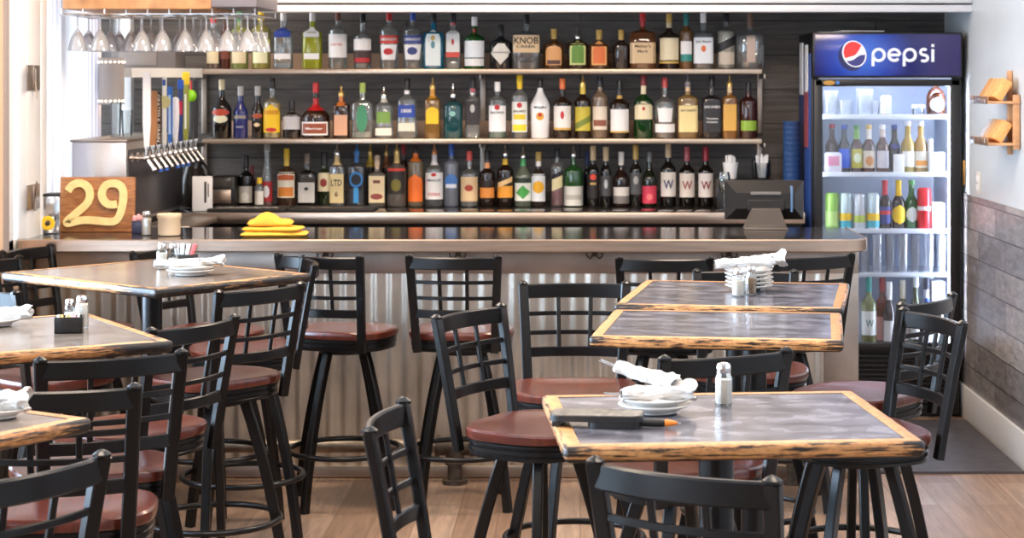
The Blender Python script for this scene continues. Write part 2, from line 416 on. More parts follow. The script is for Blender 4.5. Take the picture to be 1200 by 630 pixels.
# small ledge behind the bar top
MB().box((-.5, BBK + .035, BZ - .03), (2.9, .07, .025), .004).build('service_ledge', M_steel, bar)
# hooks
for px, d in ((382, 'behind the stool facing along the bar'), (537, 'above the stool standing alone mid bar'), (697, 'on bare panel between the bar stools'), (854, 'behind the plate stack')):
    X = xy(px, pf - .02)
    h = MB(); h.box((0, -.003, 0), (.022, .004, .03), .002)
    for sx in (-1, 1):
        pts = [(sx * .006, -.006, .012), (sx * .01, -.02, -.012), (sx * .02, -.032, -.022), (sx * .032, -.034, -.012), (sx * .036, -.034, .004)]
        h.sweep(pts, circ(.0035, 6), ref=(0, 1, .3))
    h.rod((0, -.006, .008), (0, -.034, .02), .003)
    tag(h.build('coat_hook', M_iron, loc=(X, pf - .019, 1.0 - .005)), 'small dark double coat hook under the bar edge, ' + d, 'hook')
# foot rail
yr = pf - .13
b = MB(); b.rod((px0, yr, .165), (px1 - .03, yr, .165), .03, 16)
fr = thing('foot_rail', 'galvanised pipe foot rail along the base of the bar', 'foot rail', (0, 0, 0)); b.build('rail_pipe', M_pipe, fr)
for px in (150, 533, 930):
    X = xy(px, yr)
    t = MB(); t.rod((X - .075, yr, .165), (X + .075, yr, .165), .042, 16); t.rod((X - .085, yr, .165), (X - .065, yr, .165), .047, 16); t.rod((X + .065, yr, .165), (X + .085, yr, .165), .047, 16)
    t.rod((X, yr, .165), (X, yr, .085), .04, 16); t.rod((X, yr, .1), (X, yr, .02), .032, 16); t.rod((X, yr, .1), (X, yr, .085), .045, 16); t.cyl((X, yr, 0), .055, .02, 18)
    t.build('pipe_foot', M_iron, fr)

# ------------------------------------------------------------------ back counter and shelves
KZ, KF = 1.075, 9.95
kx0, kx1 = -2.1, xy(943, KF)
kb = thing('back_counter', 'dark back counter with steel front edge holding bottles', 'counter')
MB().box(((kx0 + kx1) / 2, (KF + YB) / 2 - .003, KZ - .025), (kx1 - kx0, YB - KF - .006, .05), .004).build('worktop', M_bartop, kb)
MB().box(((kx0 + kx1) / 2, KF - .008, KZ - .029), (kx1 - kx0, .018, .058), .004).build('edge_band', M_steel, kb)
MB().box(((kx0 + kx1) / 2, (KF + YB) / 2 + .05, .51), (kx1 - kx0, YB - KF - .12, 1.02)).build('cabinet_body', M_blackplastic, kb)
SY = 10.22
S1Z, S2Z = zy(81, 10.33), zy(162, 10.33)
def wall_shelf(z, px0, px1, label, ext):
    x0, x1 = xy(px0, SY), xy(px1, SY)
    s = thing('wall_shelf', label, 'shelf')
    MB().box(((x0 + x1) / 2, (SY + YB) / 2 - .002, z - .013), (x1 - x0, YB - SY - .004, .026), .003).build('shelf_board', M_shelf, s)
    MB().box(((x0 + x1) / 2, YB - .02, z + .045), (x1 - x0 - .02, .025, .088), .003).build('riser', M_shelfback, s)
    for px in (240, 566, 890):
        X = xy(px, YB); MB().box((X, YB - .012, z - .19), (.03, .02, .33), .003).box((X, YB - .16, z - .04), (.012, .28, .026), .003).build('bracket', M_steeldull, s)
    if ext:
        M = Matrix.Identity(4)
        MB().prism([(XL + .03, YB - .004), (XL + .03, 9.75), (XL + .18, 9.72), (x0 + .0, SY), (x0 + .0, YB - .004)], z - .026, z - .0).prism([(XL + .03, 9.75), (XL + .18, 9.715), (x0, SY - .004), (x0, SY + .02), (XL + .18, 9.74), (XL + .03, 9.775)], z - .045 if ext == 1 else z - .026, z + .003).build('corner_board', M_white if ext == 1 else M_shelf, s)
    return s
wall_shelf(S1Z, 237, 893, 'upper metal wall shelf holding the tallest row of liquor bottles', 1)
wall_shelf(S2Z, 237, 893, 'lower metal wall shelf holding a crowded row of liquor bottles', 0)

# ------------------------------------------------------------------ bottles
KINDS = {  # shoulder start, neck start, cap start, section exponent, depth ratio, base radius ratio, blend
    'wine': (.58, .72, .80, 2, 1, 1, 1), 'round': (.58, .70, .87, 2, 1, 1, 1), 'tall': (.66, .77, .87, 2, 1, 1, 1),
    'square': (.62, .70, .86, 6, .75, 1, 1), 'squat': (.58, .72, .80, 2.6, .8, 1, 1), 'cone': (.38, .80, .90, 2, 1, 1, .8),
    'taper': (.62, .74, .84, 3, .8, 1.12, 1), 'bulb': (.36, .62, .86, 2, 1, 1, 1.3), 'slope': (.48, .72, .86, 2, 1, 1, 1), 'malibu': (.52, .84, .88, 2, 1, .92, 1),
    'beer': (.52, .74, .955, 2, 1, 1, 1), 'can': None}
def bottle_profile(kind, hw, h):
    zs, zn, zc, e, dy, base, bl = KINDS[kind]
    nr = min(.0145, hw * .5)
    pr = [(hw * base * .9, 0), (hw * base, .012 * h + .002)]
    if base != 1: pr += [(hw * (base * .5 + .5), zs * .5 * h)]
    pr += [(hw, zs * h)]
    for i in range(1, 8):
        t = i / 7; k = (1 + math.cos(PI * t ** bl)) / 2
        pr.append((nr + (hw - nr) * k, (zs + (zn - zs) * t) * h))
    pr += [(nr * .95, zc * h)]
    return pr, zs, zn, zc, e, dy, nr
def prof_r(pr, z):
    for (r0, z0), (r1, z1) in zip(pr, pr[1:]):
        if z0 <= z <= z1: return r0 + (r1 - r0) * ((z - z0) / max(1e-9, z1 - z0))
    return pr[-1][0]
GL = {}
def body_mat(spec):
    if spec == 'clear': return glass_mat('clear_bottle_glass', (.94, .96, .96), .35, .07)
    k, c = spec
    if k == 'tint': return glass_mat('tinted_bottle_glass', c, .3, .35)
    if k == 'solid': return pm('glossy_bottle', c, .1, spec=.7)
    if k == 'dark': return pm('dark_bottle_glass', c, .08, spec=.7)
def liq_mat(c): return pm('spirit', c, .15, alpha=.82)
def patch(pr, e, dy, z0, z1, fr, shape, off, slant=0):
    """label sheet that follows the bottle body"""
    b = MB(); nu, nv = 10, 8
    def fn(u, v):
        z = z0 + (z1 - z0) * v; k = fr; vv = 2 * v - 1
        if shape == 'oval': k = fr * math.sqrt(max(.0004, 1 - vv * vv))
        elif shape == 'diamond': k = fr * max(.02, 1 - abs(vv))
        elif shape == 'arch': k = fr * (1 if v < .7 else math.sqrt(max(.02, 1 - ((v - .7) / .3) ** 2)))
        elif shape == 'trap': k = fr * (.82 + .18 * v)
        t = (2 * u - 1) * k
        r = prof_r(pr, z) + off; zz = z + slant * t * 1.4 * r
        return Vector((t * r, -dy * r * (1 - abs(t) ** e) ** (1 / e), zz))
    b.grid(fn, nu, nv); return b
BOTTLES = []
def bottle(X, Y, Z, hw, h, kind, body, labels, cap, label, cat='bottle', liquid=None, neck=None, pour=None, text=(), group=None, name='liquor_bottle'):
    root = thing(name, label, cat, (X, Y, Z), 0, group)
    pr, zs, zn, zc, e, dy, nr = bottle_profile(kind, hw, h)
    MB().lathe(pr, 20, e=e, dy=dy).build('bottle_body', body_mat(body), root, ang=60)
    if liquid:
        lc, lv = liquid; z1 = lv * h
        lp = [(r * .93, max(.006, z)) for r, z in pr if z < z1] + [(prof_r(pr, z1) * .93, z1)]
        MB().lathe(lp, 18, e=e, dy=dy).build('liquid', liq_mat(lc), root, ang=60)
    if neck:
        n0, n1, nc = neck
        zz = [n0 * h + (n1 - n0) * h * i / 6 for i in range(7)]
        MB().lathe([(prof_r(pr, min(z, zc * h)) + .0008, z) for z in zz], 16, e=2).build('neck_wrap', pm('neck_foil', nc, .35), root)
    if pour:
        MB().lathe([(nr * 1.1, zc * h - .016), (nr * 1.15, zc * h), (nr * .7, zc * h + .012), (.0052, zc * h + .02), (.0042, h - .004), (.0036, h)], 12).build('pour_spout', pour, root)
    elif cap:
        cr = nr * (1.12 if kind != 'bulb' else 1.15)
        MB().lathe([(cr, zc * h - .012), (cr, h - .003), (cr * .9, h)], 16).build('bottle_cap', pm('cap', cap, .35), root)
    for lb in labels:
        z0, z1, fr, c = lb[:4]; sh = lb[4] if len(lb) > 4 else 'rect'; sl = lb[5] if len(lb) > 5 else 0
        off = lb[6] if len(lb) > 6 else .0009
        patch(pr, e, dy, z0 * h, z1 * h, fr, sh, off, sl).build('bottle_label', pm('label_paper', c, .5), root)
    for tx in text:
        s, zc_, wf, th, c = tx[:5]; vertical = len(tx) > 5
        me, w, hh = text_mesh(s)
        for v in me.vertices:
            t = v.co.x / w * wf * 2; z = zc_ * h + v.co.y / hh * th * h; r = prof_r(pr, z) + .0022
            if vertical: t = -v.co.y / hh * wf * 2 * -1; z = zc_ * h + v.co.x / w * th * h; r = prof_r(pr, z) + .0022; t = -t
            v.co = (t * r, -dy * r * (1 - min(.999, abs(t)) ** e) ** (1 / e), z)
        me.materials.append(pm('ink', c, .5))
        o = bpy.data.objects.new('lettering', me); COL.objects.link(o); o.parent = root
    return root
WH, CR, TAN, BK = rgb(238, 234, 232), rgb(232, 216, 178), rgb(222, 190, 146), rgb(26, 24, 26)
RED, GRN, BLU, YEL, ORG = rgb(190, 34, 38), rgb(70, 130, 62), rgb(40, 70, 160), rgb(240, 196, 30), rgb(226, 112, 50)
GOLD, BRN, SIL, AMB, DRK = rgb(206, 166, 84), rgb(70, 40, 24), rgb(190, 188, 186), rgb(150, 74, 26), rgb(30, 20, 16)
WINE = ('dark', rgb(18, 16, 14)); DKB = ('dark', rgb(34, 20, 14)); PSIL = M_chrome
PGOLD = pm('brass_pourer', rgb(214, 180, 110), .3, .8)
def row(shelf, items, Z, Y, ybot, place):
    for it in items:
        x, w, yt, kind, body, labels, cap, desc = it[:8]; kw = dict(it[8]) if len(it) > 8 else {}
        yy = Y + kw.pop('dy', 0); yb = VY + (H - Z) * F / yy
        hw = w / 2 * yy / F; h = (yb - yt) * yy / F
        g = kw.pop('group', place)
        bottle(xy(x, yy), yy, Z + .0005, hw, h, kind, body, labels, cap, desc, group=g, **kw)
C = 'clear'
row(1, [
 (250, 16, 16, 'tall', C, [(.10, .36, .85, CR), (.38, .52, .92, RED)], RED, 'slim bottle with red band and cream label behind the hanging glasses', {'liquid': (rgb(150, 60, 34), .3)}),
 (264, 12, 22, 'tall', ('dark', rgb(80, 36, 20)), [(.2, .4, .9, rgb(120, 60, 40))], BRN, 'slim brown bottle half hidden beside the last hanging wine glass'),
 (281, 20, 14, 'tall', ('tint', rgb(190, 200, 120)), [(.10, .32, .8, CR), (.33, .52, .97, rgb(110, 150, 60), 'oval'), (.53, .62, .85, rgb(225, 230, 190))], rgb(60, 120, 50), 'pale green bottle with green oval label and green cap', {'liquid': (rgb(198, 204, 96), .5)}),
 (306, 22, 12, 'tall', ('tint', rgb(205, 200, 110)), [(.10, .34, .75, rgb(235, 232, 190)), (.36, .50, .95, rgb(214, 204, 60)), (.53, .62, .8, WH)], YEL, 'pale yellow bottle with yellow cap and lemon band label', {'liquid': (rgb(212, 204, 84), .68)}),
 (332, 22, 12, 'square', C, [(.17, .26, .85, WH), (.54, .70, .85, BLU)], WH, 'clear square bottle with blue top label and white band', {'liquid': (rgb(190, 200, 205), .1)}),
 (366, 22, 13, 'square', ('tint', rgb(205, 208, 40)), [(.17, .27, .8, WH), (.55, .72, .8, WH)], WH, 'bright yellow green square bottle with two white labels', {'liquid': (rgb(206, 208, 20), .66)}),
 (396, 22, 13, 'tall', C, [(.2, .6, .95, WH)], rgb(110, 60, 44), 'clear bottle with tall white label and brown cap', {'text': [('KETEL', .42, .6, .035, RED)]}),
 (425, 21, 16, 'round', C, [(.34, .54, .95, WH), (.10, .33, .9, rgb(66, 44, 40)), (.12, .2, .8, RED, 'rect', 0, .0014)], BK, 'clear bottle with white label over dark and red picture band'),
 (456, 22, 13, 'tall', C, [(.16, .42, .85, WH, 'trap'), (.44, .58, .97, rgb(214, 60, 46)), (.24, .36, .5, RED, 'oval', 0, .0014)], RED, 'clear vodka bottle with red band label and red capped neck', {'text': [('SMIRNOFF', .51, .8, .05, WH)]}),
 (484, 23, 13, 'tall', C, [(.16, .42, .85, WH, 'trap'), (.44, .58, .97, rgb(52, 70, 140)), (.24, .38, .5, rgb(50, 60, 120), 'oval', 0, .0014)], BLU, 'clear vodka bottle with blue band label and blue capped neck', {'text': [('SMIRNOFF', .51, .8, .05, WH)]}),
 (508, 24, 15, 'square', ('tint', rgb(40, 150, 190)), [(.06, .70, .72, rgb(230, 238, 236), 'arch'), (.36, .5, .2, rgb(90, 140, 150), 'oval', 0, .0014), (.5, .6, .2, GOLD, 'oval', 0, .0014)], BK, 'turquoise blue square gin bottle with tall arched white label'),
 (531, 18, 15, 'square', C, [(.30, .68, .85, rgb(232, 230, 226)), (.21, .3, .85, rgb(214, 72, 54)), (.42, .54, .16, RED, 'oval', 0, .0014)], BK, 'clear square gin bottle with white label, red strip and red neck', {'neck': (.78, .86, RED)}),
 (556, 24, 20, 'round', ('tint', rgb(30, 120, 40)), [(.06, .2, .92, WH), (.22, .54, .95, rgb(232, 234, 238)), (.69, .78, .5, RED, 'oval')], WH, 'bright green gin bottle with white label and red seal'),
 (587, 26, 29, 'squat', ('dark', rgb(28, 28, 30)), [(.1, .64, .98, rgb(226, 220, 208), 'diamond')], BK, 'squat black bottle with white diamond label', {'text': [('HENDRICKS', .37, .7, .03, BK)]}),
 (617, 32, 17, 'square', C, [(.30, .62, .95, TAN)], BK, 'wide square whiskey bottle with tan printed label and black cap', {'liquid': (rgb(66, 38, 28), .6), 'text': [('KNOB', .52, .86, .12, BK), ('CREEK', .41, .7, .05, BK)]}),
 (649, 24, 34, 'squat', ('tint', rgb(120, 76, 40)), [(.1, .60, .75, rgb(222, 160, 100), 'arch'), (.12, .22, .62, rgb(80, 44, 34), 'rect', 0, .0014)], GOLD, 'squat amber bottle with peach arched label and gold stopper', {'liquid': (rgb(120, 62, 24), .62)}),
 (677, 25, 32, 'squat', ('dark', rgb(50, 30, 18)), [(.1, .68, .72, rgb(206, 210, 130), 'arch'), (.14, .62, .56, rgb(100, 140, 50), 'arch', 0, .0014)], None, 'squat dark bottle with green arched label and pour spout', {'pour': PSIL}),
 (702, 24, 35, 'squat', ('tint', rgb(130, 80, 44)), [(.1, .72, .72, rgb(240, 170, 100), 'arch'), (.14, .62, .56, ORG, 'arch', 0, .0014)], GOLD, 'squat amber bottle with orange arched label and gold stopper', {'liquid': (rgb(120, 62, 24), .62)}),
 (728, 20, 35, 'squat', ('dark', rgb(36, 24, 18)), [(.14, .5, .3, rgb(60, 44, 30))], GOLD, 'squat near black bottle with gold stopper and no bright label'),
 (753, 30, 14, 'square', ('tint', rgb(150, 90, 50)), [(.10, .46, .97, TAN)], RED, 'square bourbon bottle with tan label and dripping red wax neck', {'liquid': (rgb(90, 40, 20), .5), 'neck': (.74, .99, RED), 'text': [("Maker's", .40, .6, .055, BRN), ('Mark', .31, .4, .05, BRN)]}),
 (784, 24, 16, 'round', DKB, [(.16, .56, .9, CR), (.10, .14, .95, GOLD)], GOLD, 'tall dark brown bottle with cream label and gold cap', {'neck': (.74, .87, rgb(214, 198, 160))}),
 (804, 16, 16, 'tall', ('tint', rgb(170, 120, 70)), [(.26, .5, .8, WH), (.14, .27, .8, rgb(50, 140, 130))], rgb(40, 120, 116), 'slim amber bottle with white and teal label', {'liquid': (rgb(150, 80, 30), .55), 'neck': (.78, .9, rgb(50, 130, 126))}),
 (824, 23, 15, 'square', C, [(.10, .56, .97, rgb(236, 236, 240)), (.30, .42, .24, ORG, 'oval', 0, .0014)], WH, 'square bourbon bottle with big white label and orange seal', {'liquid': (rgb(110, 60, 26), .5), 'text': [('Jim Beam', .48, .75, .05, BK)]}),
 (851, 22, 15, 'tall', C, [(.36, .52, .97, BK, 'rect', .35), (.08, .3, .8, rgb(206, 190, 170))], BK, 'clear square bottle with slanted black stripe label', {'liquid': (rgb(196, 176, 150), .66)}),
 (879, 33, 16, 'squat', C, [(.12, .6, .3, rgb(200, 176, 160))], rgb(120, 86, 70), 'wide clear bulbous decanter at the shelf end', {'neck': (.75, .99, rgb(150, 110, 90)), 'liquid': (rgb(90, 50, 30), .1)}),
], S1Z, 10.33, 81, 'liquor bottles on the upper shelf')
row(2, [
 (260, 23, 93, 'slope', ('dark', rgb(24, 18, 16)), [(.26, .40, .7, rgb(226, 220, 190), 'oval'), (.38, .50, .85, rgb(186, 70, 44), 'oval', 0, .0014)], CR, 'black cream liqueur bottle with red banner and cream oval'),
 (282, 17, 101, 'slope', ('solid', rgb(42, 48, 110)), [(.38, .44, .8, rgb(160, 150, 140)), (.2, .24, .5, rgb(130, 130, 150))], SIL, 'deep blue bottle with small silver lettering band'),
 (302, 14, 101, 'slope', ('dark', rgb(28, 20, 16)), [(.22, .30, .5, rgb(220, 190, 150), 'oval'), (.38, .48, .85, rgb(170, 80, 50), 'oval')], SIL, 'narrow black bottle with copper banner label'),
 (319, 21, 92, 'round', C, [(.10, .56, .9, YEL, 'arch'), (.11, .18, .6, RED, 'oval', 0, .0014), (.4, .47, .8, rgb(214, 150, 20), 'rect', 0, .0014)], BK, 'clear bottle with big yellow arched label and black cap', {'liquid': (rgb(230, 190, 80), .58)}),
 (342, 21, 118, 'squat', ('dark', rgb(34, 30, 30)), [(.24, .62, .95, rgb(186, 184, 188))], BK, 'short dark bottle with wide grey label'),
 (370, 33, 97, 'bulb', ('dark', rgb(44, 22, 14)), [(.06, .30, .9, WH), (.09, .27, .82, rgb(150, 74, 44), 'rect', 0, .0014)], RED, 'round bellied bottle with red ribbon neck and red cap', {'neck': (.50, .72, RED), 'text': [('Marnier', .18, .6, .04, WH)]}),
 (400, 19, 101, 'square', ('tint', rgb(80, 44, 24)), [(.06, .45, .8, rgb(214, 164, 132))], None, 'square brown bottle with peach label and copper neck', {'liquid': (rgb(60, 26, 12), .6), 'neck': (.62, .86, rgb(206, 120, 60)), 'pour': PGOLD}),
 (425, 25, 97, 'square', C, [(.1, .62, .5, rgb(64, 140, 100), 'oval')], rgb(170, 190, 90), 'clear square bottle with tall green leaf shaped label', {'liquid': (rgb(200, 196, 170), .12)}),
 (450, 20, 102, 'taper', C, [(.06, .2, .85, rgb(232, 226, 210)), (.3, .52, .75, rgb(122, 158, 70))], None, 'clear tapered bottle with green square label and grey spout', {'pour': PSIL, 'neck': (.7, .82, rgb(210, 205, 190))}),
 (477, 22, 92, 'taper', C, [(.35, .56, .85, BLU), (.12, .26, .8, rgb(226, 220, 200))], BK, 'clear flared bottle with blue label and white collar', {'neck': (.74, .84, WH), 'text': [('1800', .46, .5, .06, WH)]}),
 (507, 18, 91, 'square', ('tint', rgb(190, 140, 60)), [(.24, .52, .8, YEL, 'arch')], None, 'golden tequila bottle with yellow label and spout', {'liquid': (rgb(140, 66, 20), .24), 'neck': (.66, .84, rgb(214, 150, 40)), 'pour': PGOLD}),
 (531, 22, 98, 'squat', ('tint', rgb(40, 110, 116)), [(.4, .5, .3, rgb(140, 190, 180), 'oval')], None, 'teal glass bottle with black stopper and spout', {'neck': (.68, .80, BK), 'pour': PSIL}),
 (554, 17, 91, 'square', C, [(.22, .62, .95, rgb(44, 38, 38)), (.42, .56, .3, rgb(190, 190, 186), 'oval', 0, .0014)], BK, 'clear slim bottle with black label and pink neck seal', {'neck': (.76, .88, rgb(190, 80, 84))}),
 (583, 21, 96, 'tall', C, [(.12, .58, .92, rgb(238, 236, 236)), (.5, .6, .3, RED, 'oval', 0, .0014)], WH, 'clear rum bottle with white label, red emblem and white cap', {'liquid': (rgb(130, 170, 140), .12), 'text': [('BACARDI', .46, .7, .04, BK)]}),
 (609, 19, 88, 'tall', C, [(.1, .58, .92, rgb(236, 234, 226)), (.12, .22, .8, rgb(230, 210, 40), 'rect', 0, .0014), (.3, .38, .7, rgb(230, 200, 40), 'rect', 0, .0014), (.48, .57, .3, RED, 'oval', 0, .0014)], YEL, 'clear rum bottle with white and yellow label and yellow neck', {'neck': (.78, .9, YEL), 'text': [('BACARDI', .43, .7, .035, BK)]}),
 (633, 23, 92, 'malibu', ('solid', rgb(236, 234, 234)), [(.3, .44, .4, rgb(220, 160, 50), 'oval'), (.36, .43, .2, RED, 'oval', 0, .0014)], BK, 'opaque white rum bottle with small palm sunset emblem', {'text': [('MALIBU', .52, .6, .04, BK)]}),
 (659, 21, 92, 'round', DKB, [(.14, .54, .93, rgb(230, 224, 218)), (.14, .18, .93, GOLD, 'rect', 0, .0014), (.32, .46, .2, RED, 'oval', 0, .0014)], ORG, 'dark bottle with white label, red figure and orange cap', {'neck': (.82, .9, ORG)}),
 (683, 19, 88, 'round', DKB, [(.12, .5, .9, rgb(196, 178, 60)), (.2, .3, .9, rgb(120, 130, 50), 'rect', .4, .0014)], None, 'dark bottle with yellow and green slanted label and yellow spout', {'neck': (.7, .86, rgb(220, 190, 70)), 'pour': PGOLD}),
 (703, 18, 90, 'tall', ('tint', rgb(180, 150, 120)), [(.14, .52, .9, rgb(222, 206, 186)), (.2, .3, .8, rgb(140, 80, 60), 'rect', 0, .0014)], BK, 'clear whiskey bottle with cream label and maroon strip', {'liquid': (rgb(120, 60, 40), .2)}),
 (726, 23, 94, 'round', DKB, [(.1, .5, .9, rgb(232, 228, 226)), (.1, .13, .9, GOLD, 'rect', 0, .0014)], BK, 'dark brown bottle with plain white label and gold neck ring', {'neck': (.68, .74, GOLD)}),
 (754, 22, 88, 'round', ('tint', rgb(30, 90, 40)), [(.3, .58, .93, CR, 'arch'), (.44, .5, .16, RED, 'oval', 0, .0014)], rgb(130, 36, 40), 'green whiskey bottle with cream label and dark red cap', {'neck': (.7, .86, CR), 'liquid': (rgb(40, 30, 14), .55), 'text': [('JAMESON', .54, .75, .035, BRN)]}),
 (779, 25, 91, 'round', C, [(.1, .24, .9, WH), (.27, .5, .7, WH, 'trap')], rgb(190, 70, 66), 'clear scotch bottle with two white labels and pink red cap', {'liquid': (rgb(130, 80, 40), .34)}),
 (806, 23, 88, 'square', ('tint', rgb(190, 150, 90)), [(.1, .52, .95, rgb(234, 212, 150))], None, 'square honey whiskey bottle with cream yellow label', {'neck': (.74, .88, TAN), 'pour': pm('grey_spout', rgb(120, 120, 130), .3), 'text': [("Jack Daniel's", .44, .75, .05, BRN)]}),
 (834, 22, 89, 'square', ('dark', rgb(32, 28, 30)), [(.1, .58, .9, rgb(44, 42, 46))], BK, 'square whiskey bottle with black label and white lettering', {'text': [("JACK DANIEL'S", .5, .8, .05, WH), ('Tennessee', .32, .6, .03, WH), ('WHISKEY', .26, .6, .025, WH)]}),
 (855, 17, 88, 'square', ('tint', rgb(190, 130, 60)), [(.12, .54, .88, rgb(222, 170, 80))], None, 'amber square bottle with golden label and brass spout', {'liquid': (rgb(170, 90, 30), .14), 'neck': (.72, .86, rgb(226, 196, 150)), 'pour': PGOLD}),
 (877, 21, 97, 'tall', ('tint', rgb(90, 44, 40)), [(.14, .32, .85, rgb(140, 176, 60))], BK, 'dark reddish bottle with low green label at the shelf end', {'liquid': (rgb(60, 22, 18), .6)}),
], S2Z, 10.33, 162, 'liquor bottles on the lower shelf')
RN = [('W', .36, .34, .105)]
